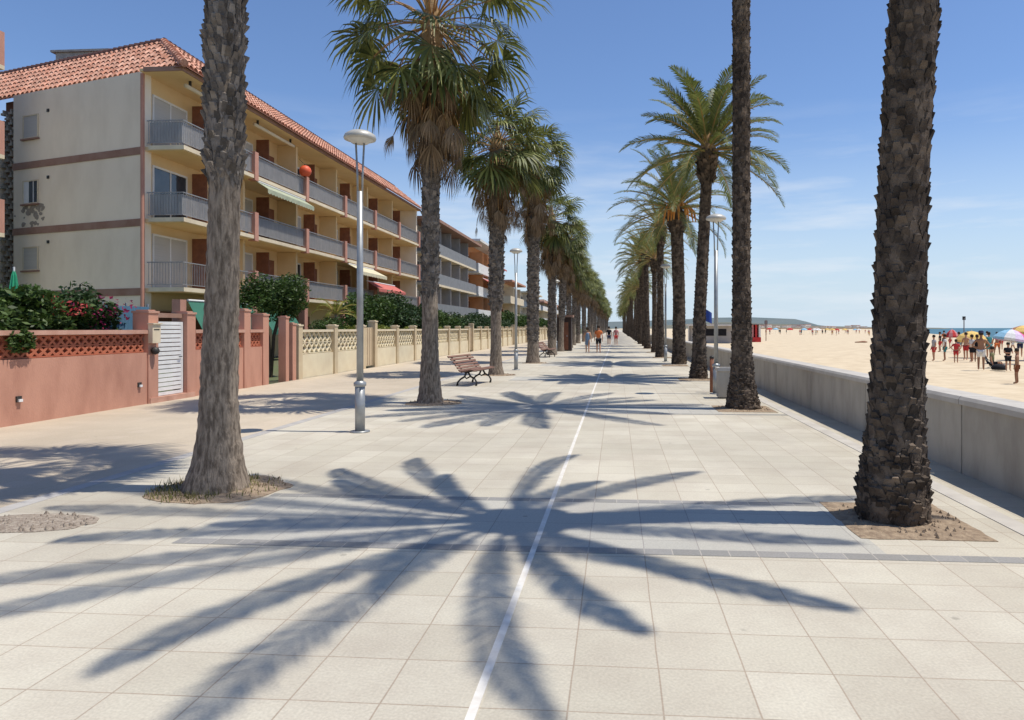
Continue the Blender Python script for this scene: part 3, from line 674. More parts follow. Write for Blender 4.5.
# lattice brick stair strip and continuation of the building beyond
m = MB(); slanted(m, 8.3, 9.7, 0, EAVE, -1.0, -.5); bpart(m, 'stair_wall', m_brown)
m = MB(); nrm = Vector((-.297,-.955,0))
for j in range(48):
    for i in range(5):
        if (i+j) % 2: 
            u = 8.32+i*.27; z = .1+j*.24; slanted(m, u, u+.25, z, z+.1, -.5, -.25)
            slanted(m, u+.09, u+.17, z+.102, z+.235, -.48, -.28)
bpart(m, 'pierced_brickwork', m_conc)
m = MB(); slanted(m, 9.7, 22, 0, EAVE-1, -.8, 0); bpart(m, 'rear_wall', m_beige)
# gable windows
def gwin(u, z, w_, h_, kind):
    f = MB(); f_ = .05
    slanted(f, u, u+w_, z, z+f_, .002, .05); slanted(f, u, u+w_, z+h_-f_, z+h_, .002, .05); slanted(f, u, u+f_, z+f_, z+h_-f_, .002, .05); slanted(f, u+w_-f_, u+w_, z+f_, z+h_-f_, .002, .05)
    o = bpart(f, 'window', m_slab)
    p = MB()
    if kind == 'open':
        slanted(p, u+f_, u+w_*.62, z+f_, z+h_-f_, .002, .02); q = p.build('pane', m_glass, o)
        p = MB(); slanted(p, u+w_*.62, u+w_-f_, z+f_, z+h_-f_, .002, .03); slanted(p, u+w_*.3, u+w_*.34, z+f_, z+h_-f_, .021, .035); p.build('shutter', m_frame, o)
    else: slanted(p, u+f_, u+w_-f_, z+f_, z+h_-f_, .002, .025); p.build('shutter', m_shut, o)
    s_ = MB(); slanted(s_, u-.06, u+w_+.06, z-.07, z-.002, .002, .11); s_.build('sill', m_band2, o)
for z, kd in ((4.15,'s'),(7.1,'open'),(10.0,'s')): gwin(6.55, z, 1.05, 1.05, kd)
m = MB()
for z in FL: slanted(m, 5.85, 5.98, z+2.05, z+2.18, .001, .04)
bpart(m, 'vents', m_iron)
m = MB()          # ragged peeled plaster under the middle window
r_ = random.Random(4)
for k in range(40):
    u = 6.1+r_.random()*2.2*(.4+.6*r_.random()); z = 7.0 - 1.1*r_.random()**1.4*(1-abs(u-7.2)*.4); q = .06+.12*r_.random()
    n_ = 7; c_ = gd*u + nrm*.006
    m.face([(c_.x+gd.x*q*cos(a)*(.7+.5*r_.random()), c_.y+gd.y*q*cos(a), z+q*.8*sin(a)*(.6+.6*r_.random())) for a in [2*pi*i/n_ for i in range(n_)]])
bpart(m, 'peeled_plaster', mat('peeled_plaster_grey', (.36,.31,.26), .95, (.28,.24,.20), 8))
# inner (balcony back) wall, end wall, core
m = MB(); m.box(BW((XB-.3,Y0+.3,0)), BW((XB,YE,EAVE))); bpart(m, 'balcony_wall', m_ochre)
m = MB(); m.box(BW((XB-9,YE-.3,0)), BW((XF-.2,YE,EAVE))); bpart(m, 'end_wall', m_beige)
# slabs with pale edge
for z in FL:
    m = MB(); m.box(BW((XB,Y0+.02,z-.20)), BW((XF-.06,YE-.3,z-.03))); o = bpart(m, 'balcony_slab', m_ochre)
    m = MB(); m.box(BW((XF-.06,Y0-.04,z-.17)), BW((XF,YE-.0,z-.0))); m.box(BW((XB+.2,Y0-.04,z-.17)), BW((XF-.06,Y0+.018,z-.0))); m.build('slab_edge', m_slab, o)
m = MB(); m.box(BW((XB,Y0-.3,EAVE-.12)), BW((XF+.1,YE,EAVE-.02))); bpart(m, 'soffit', m_ochre)
m = MB(); m.box(BW((XF+.1,Y0-.35,EAVE-.16)), BW((XF+.16,YE,EAVE+.02))); m.box(BW((XB+.2,Y0-.36,EAVE-.16)), BW((XF+.1,Y0-.302,EAVE+.02))); bpart(m, 'fascia', m_band2)
# piers and fins per bay, railings, doors
for fi, z in enumerate(FL):
    top = (FL+[EAVE])[fi+1]-.22
    for b in range(NB+1):
        yy = Y0 + BAY*b
        if b > 0:
            m = MB(); m.box(BW((XF-.30,yy-.17,z-.26)), BW((XF+.05,yy+.17,z+1.12))); bpart(m, 'pier', m_pier)
            m = MB(); m.box(BW((XB,yy-.09,z-.02)), BW((XB+1.1,yy+.09,top))); bpart(m, 'party_fin', m_ochre)
        if b == NB: continue
        ya_, yb2 = yy + (.19 if b else .0), yy+BAY-.19
        m = MB(); xr = XF-.08
        m.box(BW((xr-.025,ya_,z+1.0)), BW((xr+.025,yb2,z+1.04))); m.box(BW((xr-.015,ya_,z+.1)), BW((xr+.015,yb2,z+.13)))
        k = ya_+.06
        while k < yb2: m.box(BW((xr-.008,k,z+.131)), BW((xr+.008,k+.016,z+.999))); k += .12
        if b == 0:
            m.box(BW((XB+.1,Y0+.0,z+1.0)), BW((xr-.026,Y0+.04,z+1.04))); m.box(BW((XB+.1,Y0+.01,z+.1)), BW((xr-.016,Y0+.03,z+.13))); k = XB+.16
            while k < xr-.03: m.box(BW((k,Y0+.012,z+.131)), BW((k+.016,Y0+.028,z+.999))); k += .12
        o = bpart(m, 'railing', m_rail)
        if b or fi:
            q = MB(); q.box(BW((xr-.06,ya_+.04,z+.14)), BW((xr-.045,yb2-.04,z+.96)))
            if b == 0: q.box(BW((XB+.2,Y0+.045,z+.14)), BW((xr-.062,Y0+.06,z+.96)))
            q.build('screen', m_railpanel, o)
        # openings on the back wall
        d0 = yy+.45; f = MB(); xw = XB
        f.box(BW((xw,d0,z)), BW((xw+.07,d0+.06,z+2.25))); f.box(BW((xw,d0+2.24,z)), BW((xw+.07,d0+2.30,z+2.25))); f.box(BW((xw,d0+.06,z+2.17)), BW((xw+.07,d0+2.24,z+2.25))); f.box(BW((xw,d0+1.12,z)), BW((xw+.06,d0+1.18,z+2.168)))
        o = bpart(f, 'balcony_door', m_frame); q = MB(); glassy = (b*3+fi*2) % 4 in (2,) 
        q.box(BW((xw+.002,d0+.06,z)), BW((xw+.04,d0+1.12,z+2.168))); q.box(BW((xw+.002,d0+1.18,z)), BW((xw+.035,d0+2.24,z+2.168))); q.build('pane' if glassy else 'shutter', m_glass if glassy else m_shut, o)
        f = MB(); f.box(BW((xw,yy+3.25,z)), BW((xw+.06,yy+4.05,z+2.15))); bpart(f, 'brown_door', m_brown)
        f = MB(); f.box(BW((xw,yy+4.45,z+1.0)), BW((xw+.06,yy+5.05,z+2.1))); bpart(f, 'brown_shutter', m_brown)
        # open brown folding shutter standing out from the wall
        f = MB(); f.box(BW((xw+.062,yy+3.1,z+.1)), BW((xw+.75,yy+3.16,top-.25))); bpart(f, 'folding_shutter', m_brown)
# sliding glass door facing the camera on the first-bay middle floor: side return of the first balcony
for fi, (z, kd) in enumerate(zip(FL, ('s','g','o'))):
    m = MB(); m.box(BW((XB+.001,Y0+.34,z)), BW((XB+.9,Y0+.40,z+2.45)))
# ground floor: recessed dark arcade, columns, green awning screens
m = MB(); m.box(BW((XB-.3,Y0+.3,-.1)), BW((XB+.0,YE-.3,.0))); 
for b in range(NB+1):
    yy = Y0+BAY*b; m = MB(); m.box(BW((XF-.4,yy-.2,-.1)), BW((XF-.05,yy+.2,2.75))); bpart(m, 'column', m_pier)
for b in range(NB):
    yy = Y0+BAY*b; m = MB(); m.box(BW((XB+.001,yy+.5,.0)), BW((XB+.08,yy+3.9,2.3))); bpart(m, 'ground_floor_door', m_brown)
# roof
def tile_slope(mb, e0, e1, inn, L_, rise, hip0, hip1, hipL, w_=.31):
    e0 = Vector(e0); e1 = Vector(e1); d = (e1-e0); Lt = d.length; n = int(Lt/w_); d.normalize(); inn = Vector(inn).normalized()
    for i in range(n):
        t0 = (i+.5)*Lt/n; k = 1.0
        if hip0: k = min(k, t0/hipL)
        if hip1: k = min(k, (Lt-t0)/hipL)
        k = max(k, .04); up = Vector((0,0,1)); sl = (inn*L_ + up*rise); prof = []
        for j in range(7):
            a = pi*j/6; prof.append((-cos(a)*w_*.43, sin(a)*.11))
        c = e0 + d*t0; nc = max(1, round(7*k))
        for q_ in range(nc):       # overlapping courses, each a separate barrel tile
            f0, f1 = k*q_/nc, k*(q_+1.12)/nc; a_ = [c + sl*f0 + d*p + up*(q+.045) for p, q in prof]; b_ = [c + sl*f1 + d*p*.85 + up*(q*.85+.0) for p, q in prof]
            mb.raw(a_+b_, [(j,j+1,7+j+1,7+j) for j in range(6)])
    # deck under the tiles
nrm = Vector((-.297,-.955,0))
c00 = Vector((0,0,0)); eo = .45
cornerp = Vector((XF+.35-XB, -.55, EAVE-.02))
gleft = cornerp + gd*14.5
RL, RR_ = 1.8, 2.15
m = MB(); tile_slope(m, gleft, cornerp, -nrm, RL, RR_, False, True, 3.39)
tile_slope(m, cornerp, Vector((cornerp.x, YE-Y0+.3, EAVE-.02)), (-1,0,0), 2.7, RR_, True, False, 2.72)
bpart(m, 'tiled_roof', m_roof)
m = MB()
a0 = cornerp - Vector((0,0,.03)); b0 = gleft - Vector((0,0,.03)); a1 = a0 + Vector((-2.7,2.72,RR_)); b1_ = b0 + (-nrm)*RL + Vector((0,0,RR_)); c0 = Vector((a0.x, YE-Y0+.3, a0.z)); c1_ = c0 + Vector((-2.7,0,RR_))
m.face([b0,a0,a1,b1_]); m.face([a0,c0,c1_,a1]); bpart(m, 'roof_deck', mat('roof_channel_tiles', (.30,.13,.09), .95, (.36,.18,.12), 4, 6))
m = MB(); r_ = random.Random(2)
def ridge(mb, p, q, w_=.15):
    d = q-p; n = max(2, int(d.length/.33))
    for i in range(n):
        a = p + d*(i/n); b = p + d*((i+1.12)/n); mb.tube([a+Vector((0,0,.03)), b], [w_*1.05, w_*.85], 8)
ridge(m, b1_, a1); ridge(m, a1, c1_); bpart(m, 'ridge_tiles', m_roofd)
m = MB(); ridge(m, a0+Vector((0,0,.08)), a1); bpart(m, 'hip_tiles', m_roof)
m = MB(); p0 = Vector((-1.2,0,0))
m.face([b1_-Vector((0,0,.1)), a1-Vector((0,0,.1)), c1_-Vector((0,0,.1)), Vector((-12, YE-Y0, EAVE+RR_-.15)), Vector((-14, 12, EAVE+RR_-.15))]); bpart(m, 'flat_roof', m_roofd)
m = MB()
q = b1_ + (a1-b1_)*.42; m.box(q+Vector((-1.5,1.2,-.3)), q+Vector((1.1,2.6,.95))); q2 = q+Vector((-1.7,1.1,.95)); m.box(q2, q2+Vector((3.0,1.7,.1))); bpart(m, 'roof_hut', m_conc)
m = MB(); m.tube([q+Vector((-1.6,.9,.3)), q+Vector((1.2,1.0,.75))], .07, 6); m.tube([q+Vector((-.6,.9,-.2)), q+Vector((-.6,.9,.6))], .04, 6); bpart(m, 'roof_pipe', m_roofd)
# drainpipe
m = MB(); m.tube([BW((XB-.02,Y0-.1,1.5)), BW((XB-.02,Y0-.1,EAVE-.6))], .05, 8); bpart(m, 'drainpipe', m_pier)

# awnings, lantern, things on the balconies
m_aw = mat('green_awning', (.05,.17,.115), .8, (.04,.14,.10), 2); m_awc = mat('cream_awning', (.66,.60,.42), .8, (.56,.50,.34), 3)
m_awr = mat('red_awning', (.55,.16,.13), .8, (.48,.13,.11), 3); m_orange = mat('orange_lantern', (.72,.12,.05), .5, (.62,.10,.04), 4)
def awning(label, y0, y1, z, out, drop, m_, x=XF-.05, valance=.25, case=True):
    t = thing('awning', label, 'awning', (x, (y0+y1)/2, z)); a = (y1-y0)/2
    k = MB(); k.raw([(0,-a,0),(0,a,0),(out,a,-drop),(out,-a,-drop),(0,-a,-.02),(0,a,-.02),(out,a,-drop-.02),(out,-a,-drop-.02)], ((0,1,2,3),(7,6,5,4),(0,4,5,1),(1,5,6,2),(2,6,7,3),(3,7,4,0)))
    k.build('canopy', m_, t); k = MB()
    n = int((y1-y0)/.3)
    for i in range(n):
        b = -a + i*2*a/n; w2 = 2*a/n; k.raw([(out+.004,b,-drop-.0),(out+.004,b+w2,-drop),(out+.004,b+w2,-drop-valance*.75),(out+.004,b+w2/2,-drop-valance),(out+.004,b,-drop-valance*.75)], ((0,1,2,3,4),))
    k.build('valance', m_, t); k = MB(); k.tube([(0,-a,.03),(0,a,.03)], .05, 8); k.build('roller', m_frame, t)
awning('green awning half let down at ground floor behind the near left palm', Y0+.3, Y0+BAY-.4, 2.7, .7, 1.3, m_aw)
awning('second green awning on the ground floor beside the round dark tree', Y0+BAY+.3, Y0+2*BAY-2.0, 2.7, .7, 1.2, m_aw)
awning('faded green and cream awning rolled out under the top balcony', Y0+BAY+.2, Y0+2*BAY-.2, FL[2]-.26, .55, .35, mat('faded_green_awning', (.40,.42,.30), .85, (.30,.34,.24), 3))
awning('bright cream awning over a first floor balcony near the far end', Y0+3.1*BAY, Y0+4*BAY-.3, FL[1]-.3, 1.0, .5, m_awc)
awning('faded red awning just below the bright cream one', Y0+3.7*BAY, Y0+4.8*BAY, FL[1]-1.2, .9, .5, m_awr)
for k, (yy, lb) in enumerate(((Y0+.6,'long awning roller case under the eaves above the first top balcony'),(Y0+BAY+.5,'long awning roller case under the eaves above the second top balcony'))):
    t = thing('awning_case', lb, 'awning', (XF-.35, yy, EAVE-.42)); m = MB(); m.tube([(0,0,0),(0,4.2,0)], .085, 10); m.build('roller', m_slab, t, True); m = MB(); m.box((-.05,.3,.08),(.05,.36,.28)); m.box((-.05,3.8,.08),(.05,3.86,.28)); m.build('brackets', m_iron, t)
t = thing('lantern', 'red orange round lantern hanging at a top floor balcony', 'lantern', (XF+.1, Y0+2*BAY-.45, FL[2]+1.05))
m = MB(); m.lathe([(.06,0),(.22,.05),(.31,.18),(.33,.32),(.29,.46),(.18,.58),(.06,.62)], n=18); m.build('shade', m_orange, t, True); m = MB(); m.lathe([(.0,.62),(.07,.62),(.07,.66),(0,.67)], n=10); m.lathe([(0,-.03),(.07,-.03),(.07,0),(0,.0)], n=10); m.build('rims', m_iron, t)
m = MB(); m.tube([(0,0,.66),(-.4,.1,1.0)], .012, 6); m.build('cord', m_iron, t)
t = thing('plastic_chair', 'white plastic chair on the nearest top balcony corner', 'chair', (XF-.6, Y0+.5, FL[2]))
m = MB(); m.box((-.22,-.22,.42),(.22,.22,.45)); m.build('seat', m_frame, t); m = MB()
for i in range(5): m.box((-.2+i*.085,.2,.45),(-.15+i*.085,.23,.85))
m.box((-.22,.2,.85),(.22,.23,.9)); m.build('backrest', m_frame, t)
for a in (-.19,.19):
    for b in (-.19,.19): m = MB(); m.tube([(a,b,0),(a*.95,b*.95,.42)], .02, 6); m.build('leg', m_frame, t)

# ------------------------------------------------------------------ buildings further along
def block(label, y0, y1, xf, h, floors, wallm, balm, slabm, doorm, depth=10, roofm=None, bay=4.2, eave=.6, zf=2.9, redaw=False):
    t = thing('apartment_building', label, 'building', (xf, y0, 0)); Ly = y1-y0
    m = MB(); m.box((-depth,0,0),(-1.9,Ly,h)); m.build('wall', wallm, t)
    m = MB(); m.box((-depth-.4,-eave,h+.002),(eave*.5,Ly+.3,h+.28)); m.build('roof_slab', roofm or slabm, t)
    n = max(1, round(Ly/bay)); bw = Ly/n
    for f in range(floors):
        z = zf + f*2.85
        m = MB(); m.box((-1.898,0,z-.2),(0,Ly,z)); m.build('balcony_slab', slabm, t)
        m = MB(); m.box((-.12,.0,z+.001),(-.04,Ly,z+1.0)); m.box((-1.8,.0,z+.001),(-.122,.08,z+1.0)); m.build('parapet', balm, t)
        for b in range(n):
            m = MB(); m.box((-1.898,b*bw+.6,z+.002),(-1.82,b*bw+2.5,z+2.2)); o = m.build('balcony_door', m_frame, t)
            q = MB(); q.box((-1.818,b*bw+.7,z+.1),(-1.80,b*bw+2.4,z+2.1)); q.build('pane', m_glass if (b+f) % 2 else doorm, o)
            m = MB(); m.box((-1.898,b*bw+2.9,z+.002),(-1.83,b*bw+3.6,z+2.1)); m.build('shutter', doorm, t)
            if b: m = MB(); m.box((-1.897,b*bw-.08,z+.003),(-.13,b*bw+.08,z+2.64)); m.build('fin', wallm, t)
    m = MB(); m.box((-1.898,.6,0),(-1.8,Ly-.6,2.3)); m.build('ground_floor_front', doorm, t)
    return t
m_grayb = mat('grey_parapet', (.24,.245,.25), .8, (.20,.205,.21), 2); m_wh = mat('white_render', (.72,.70,.66), .85, (.62,.60,.56), 1.5, 7)
m_orx = mat('orange_render', (.58,.27,.12), .85, (.52,.23,.10), 2); m_gw = mat('grey_render', (.38,.36,.34), .9, (.32,.30,.29), 1, 7)
block('grey balconied block next to the long ochre building', YE+1.5, YE+22, -16.8, 11.3, 3, m_gw, m_grayb, m_slab, m_shut, roofm=m_band2, eave=1.2)
b3_ = block('white and orange block with red awnings beyond the grey balconies', YE+24, YE+41, -16.9, 12.2, 3, m_orx, m_wh, m_wh, m_brown, roofm=m_wh, bay=3.6)
awning('red awning on the white and orange block, lower one', YE+27, YE+33, 7.9, 1.2, .7, m_awr, -17.0); awning('red awning on the white and orange block, upper one', YE+34, YE+39, 10.6, 1.2, .7, m_awr, -17.0)
b4_ = block('small pale yellow block past the white and orange one', YE+50, YE+66, -16.9, 9.0, 2, m_cream, m_slab, m_slab, m_brown, roofm=m_roof)
block('distant pale block glimpsed between the far inland palms', YE+75, YE+95, -17, 8.5, 2, m_wh, m_wh, m_slab, m_shut)
block('farthest cream house row behind the far inland palms', YE+100, YE+150, -17, 7.5, 2, m_cream, m_wh, m_slab, m_brown, roofm=m_roof)

# neighbour at the left picture edge
e = atY(7, 100, 24.6)
nb = thing('neighbour_building', 'salmon balconies of a neighbouring block at the far left edge', 'building', (e.x-4, 24, 0))
m = MB(); m.box((-8,.5,0),(.3,3.6,14)); m.build('wall', m_wh, nb)
for f in range(4):
    z = 1.6 + (328-(222, 137, 40, -50)[f])/700*24 - .1
    m = MB(); m.box((-6,-1.5,z-.15),(4,.498,z)); o = m.build('balcony_slab', m_slab, nb)
    m = MB(); m.box((-6,-1.6,z+.002),(4,-1.5,z+1.25)); m.box((3.9,-1.498,z+.002),(4.0,.498,z+1.25)); m.build('parapet', m_pier, o)

# ------------------------------------------------------------------ shrubs and hedges
def leaves(mb, c, rad, n, size, seed, lumps=9, hang=0):
    r_ = random.Random(seed); c = Vector(c); L_ = []
    for k in range(lumps):
        d = Vector((r_.gauss(0,1), r_.gauss(0,1), r_.gauss(0,1))).normalized()
        L_.append((Vector((d.x*rad[0], d.y*rad[1], d.z*rad[2]))*r_.uniform(.35,.72), r_.uniform(.32,.55)))
    for k in range(n):
        o, s_ = L_[k % lumps]
        d = Vector((r_.gauss(0,1), r_.gauss(0,1), r_.gauss(0,1))).normalized()*(r_.random()**.4)
        p = c + o + Vector((d.x*rad[0]*s_, d.y*rad[1]*s_, d.z*rad[2]*s_))
        if p.z < .05: continue
        a = Vector((r_.gauss(0,1), r_.gauss(0,1), r_.gauss(0,.6))).normalized(); b = a.cross(Vector((r_.gauss(0,1), r_.gauss(0,1), r_.gauss(0,1)))).normalized(); s = size*r_.uniform(.6,1.3)
        mb.raw([p-a*s, p+b*s*.45, p+a*s, p-b*s*.45], ((0,1,2,3),))
def shrub(name, label, cat, c, rad, n, size, m_, seed, lumps=12, stem=True, group=None, extra=None):
    t = thing(name, label, cat, (c[0], c[1], 0), 0, group); mb = MB(); leaves(mb, (0,0,c[2]), rad, n, size, seed, lumps); mb.build('foliage', m_, t)
    if stem:
        m = MB(); r_ = random.Random(seed)
        for k in range(4):
            a = r_.random()*6.28; m.tube([(0,0,-.06),(.1*cos(a),.1*sin(a),c[2]*.5),(rad[0]*.4*cos(a),rad[1]*.4*sin(a),c[2])], [.06,.045,.02], 6)
        m.build('stem', m_stem, t)
    if extra:
        for nm, mm, cc, rr_, nn, ss in extra: mb = MB(); leaves(mb, cc, rr_, nn, ss, seed+7, 8); mb.build(nm, mm, t)
    return t
def at_wall(px, py, X): p = atX(px, py, X); return p
# bougainvillea behind the salmon wall
xs_ = -11.2
for k, (p0, p1, zt, lb, ex) in enumerate(((-90,-15,2.45,'dense green climber at the extreme left over the salmon wall',None),
      (-12,38,2.45,'green climber beside the closed green parasol, trailing through the lattice',None),
      (32,70,2.30,'green climber with red bracts in the middle of the salmon wall','r'),
      (64,98,2.35,'dark climber with magenta bracts left of the blue screen','m'))):
    ya1, yb1 = at_wall(p0,328,xs_).y, at_wall(p1,328,xs_).y; c = ((xs_), (ya1+yb1)/2, 1.68); ry_ = (yb1-ya1)/2+.15
    ex_ = None
    if ex == 'r': ex_ = [('red_blossom', m_red, (.35,0,2.0), (.4,.7,.25), 150, .045), ('magenta_blossom', m_mag, (.4,.6,1.75), (.4,.6,.4), 110, .045)]
    if ex == 'm': ex_ = [('magenta_blossom', m_mag, (.4,.0,1.85), (.5,.9,.5), 330, .045)]
    shrub('climbing_shrub', lb, 'shrub', c, (.85, ry_*1.25, .80), 5200, .07, m_leaf if ex != 'm' else m_leaf2, 100+k, 16, True, 'bougainvillea climbers behind the salmon wall', ex_)
m = MB(); r_ = random.Random(8)
t = thing('trailing_vine', 'green vine spilling down over the salmon wall lattice', 'vine', (WX+.02, zx(18), 0)); mb = MB(); leaves(mb, (.05,0,1.42), (.10,.33,.30), 420, .05, 3, 8); mb.build('foliage', m_leaf, t)
# blue screen behind the climbers
m_blue = mat('blue_netting', (.10,.22,.32), .8, (.08,.17,.26), 3, stretch=(1,6,1))
pa, pb_ = at_wall(104,328,-10.7), at_wall(149,328,-10.7)
t = thing('garden_screen', 'blue fabric screen standing behind the flowering climbers', 'screen', (-10.7, pa.y, 0)); Ly = pb_.y-pa.y
m = MB(); n = 24
for i in range(n):
    y0_, y1_ = Ly*i/n, Ly*(i+1)/n; o0, o1 = .03*(i%2), .03*((i+1)%2); m.raw([(o0,y0_,.2),(o1,y1_,.2),(o1,y1_,2.08),(o0,y0_,2.08)], ((0,1,2,3),))
m.build('fabric', m_blue, t); m = MB()
for yy in (0,Ly/2,Ly): m.tube([(-.03,yy,-.05),(-.03,yy,2.15)], .025, 6)
m.build('screen_posts', m_pole, t)
# closed green parasol
p = at_wall(14, 290, -13.0)
m_gp = mat('green_parasol_cloth', (.04,.36,.19), .7, (.03,.28,.14), 4)
t = thing('closed_parasol', 'closed bright green parasol rising above the climbers', 'parasol', (-13.0, p.y, 0))
m = MB(); n = 16
prof = [(.02,1.5),(.16,1.62),(.14,2.0),(.10,2.4),(.05,2.75),(.015,2.86)]; vs = []
for r__, z in prof:
    for k in range(n): q = r__*(1.0 if k % 2 else .62); vs.append((q*cos(2*pi*k/n), q*sin(2*pi*k/n), z))
m.raw(vs, [(i*n+k, i*n+(k+1)%n, (i+1)*n+(k+1)%n, (i+1)*n+k) for i in range(len(prof)-1) for k in range(n)]); m.build('canopy', m_gp, t)
m = MB(); m.tube([(0,0,-.05),(0,0,2.92)], .02, 8); m.build('pole', m_frame, t)

p = at_wall(271, 290, -11.6)
shrub('round_tree', 'round dark green tree above the open salmon gateway', 'tree', (-11.6, p.y, 2.62), (1.15,1.45,.98), 13000, .06, m_leaf, 200, 16)
p = at_wall(330, 322, -11.3)
shrub('shrub', 'low rounded green bush behind the first cream lattice bays', 'shrub', (-11.3, p.y, 1.45), (.7,1.15,.58), 4200, .055, m_leaf, 210, 12)
p = at_wall(352, 325, -10.9)
shrub('shrub', 'yellow green bush touching the cream wall by the near lamp', 'shrub', (-10.9, p.y, 1.35), (.4,1.6,.40), 2200, .055, m_leaf3, 211, 10)
p = at_wall(336, 290, -11.6)
t = thing('young_palm', 'young yellow green palm sprouting above the low bush', 'palm tree', (-11.6, p.y, 0)); mb = MB(); ms = MB()
for k in range(13): feather(mb, ms, (0,0,2.15), k*2.4, R(15+60*k/13), 1.05, 900+k, 1.1, 18, .25)
mb.build('crown', m_leaf3, t); ms.build('frond_stems', m_rach, t); ms = MB(); ms.tube([(0,0,-.05),(0,0,2.2)], [.1,.06], 8); ms.build('trunk', m_barkw, t)
hl = ['first dark hedge clump beyond the near lamp','second dark hedge clump left of the second palm','third dark hedge clump behind the second palm trunk','fourth dark hedge clump right of the second palm','fifth dark hedge clump before the grey block','sixth dark hedge clump by the third palm trunk','seventh dark hedge clump past the third palm','eighth dark hedge clump behind the second lamp']
y = at_wall(352, 320, -12.6).y
for k in range(8):
    rg = 2.3+.35*k; zc = (2.2,2.35,2.2,1.8,1.8,1.9,1.8,1.8)[k]
    shrub('hedge', hl[k], 'hedge', (-12.6, y+rg, zc), (1.1, rg*1.25, 1.25 if k < 3 else 1.1), 5200, .10, m_leaf2 if k % 3 else m_leaf, 300+k, 16, True, 'hedge clumps behind the cream wall'); y += rg*1.75
yl = at_wall(372, 325, -10.9).y
for k, lb in enumerate(('low yellow green planting over the cream wall left of the second palm','yellow green planting behind the second palm trunk','green and yellow planting right of the second palm')):
    shrub('shrub', lb, 'shrub', (-10.9, yl+1.8, 1.4), (.5,2.2,.36), 2200, .07, m_leaf3, 330+k, 10); yl += 4.4
src = None
for k in range(9):
    yy = 85 + k*14; lb = f'{words_[k]} leafy garden tree behind the far cream wall'
    if src is None: src = shrub('garden_tree', lb, 'tree', (-13, yy, 2.3), (2.2,4.2,1.5), 5000, .16, m_leaf, 401, 14, True, 'garden trees behind the far cream wall')
    else: dup(src, (-13.5+rnd.uniform(-1,1), yy, 0), rnd.choice([0, pi]), lb, None, rnd.uniform(.85,1.15))
# ------------------------------------------------------------------ dark kiosk under the palms
p = G(564, 351)
t = thing('kiosk', 'dark brown cabin standing among the inland palms near the walkers', 'kiosk', (p.x, p.y+.6, 0)); m_kd = mat('kiosk_brown', (.055,.035,.028), .7, (.04,.026,.022), 3)
m = MB(); m.box((-.5,-.6,0),(.5,.6,2.35)); m.build('cabin', m_kd, t); m = MB(); m.box((-.62,-.72,2.352),(.62,.72,2.5)); m.build('roof', m_band2, t)
m = MB(); m.box((-.3,-.63,.1),(.3,-.602,2.0)); o = m.build('door', m_brown, t); m = MB(); m.box((.18,-.66,1.0),(.24,-.631,1.1)); m.build('handle', m_pole, o)

# ------------------------------------------------------------------ people
SKIN = mat('skin', (.50,.27,.17), .6, (.44,.23,.14), 6); SKIN2 = mat('tanned_skin', (.33,.17,.10), .6, (.28,.14,.08), 6)
HAIR = mat('dark_hair', (.02,.014,.01), .7, (.04,.025,.015), 20); HAIR2 = mat('fair_hair', (.22,.13,.06), .7, (.3,.19,.1), 20)
def cloth(name, c): return mat('cloth_'+name, c, .9, tuple(x*.8 for x in c), 9)
def skin_mesh(name, joints, edges, m_, parent=None, root=0, sub=1):
    me = bpy.data.meshes.new(name); me.from_pydata([j[:3] for j in joints], edges, []); 
    o = bpy.data.objects.new(name, me); COL.objects.link(o)
    sk = o.modifiers.new('s', 'SKIN'); 
    for i, j in enumerate(joints):
        d = me.skin_vertices[0].data[i]; r__ = j[3]; d.radius = r__ if hasattr(r__, '__len__') else (r__, r__); d.use_root = (i == root)
    sb = o.modifiers.new('b', 'SUBSURF'); sb.levels = sub
    dg = bpy.context.evaluated_depsgraph_get(); dg.update(); me2 = bpy.data.meshes.new_from_object(o.evaluated_get(dg)); o.modifiers.clear(); o.data = me2; me2.name = name
    me2.materials.clear(); me2.materials.append(m_)
    for p in me2.polygons: p.use_smooth = True
    o.parent = parent
    return o
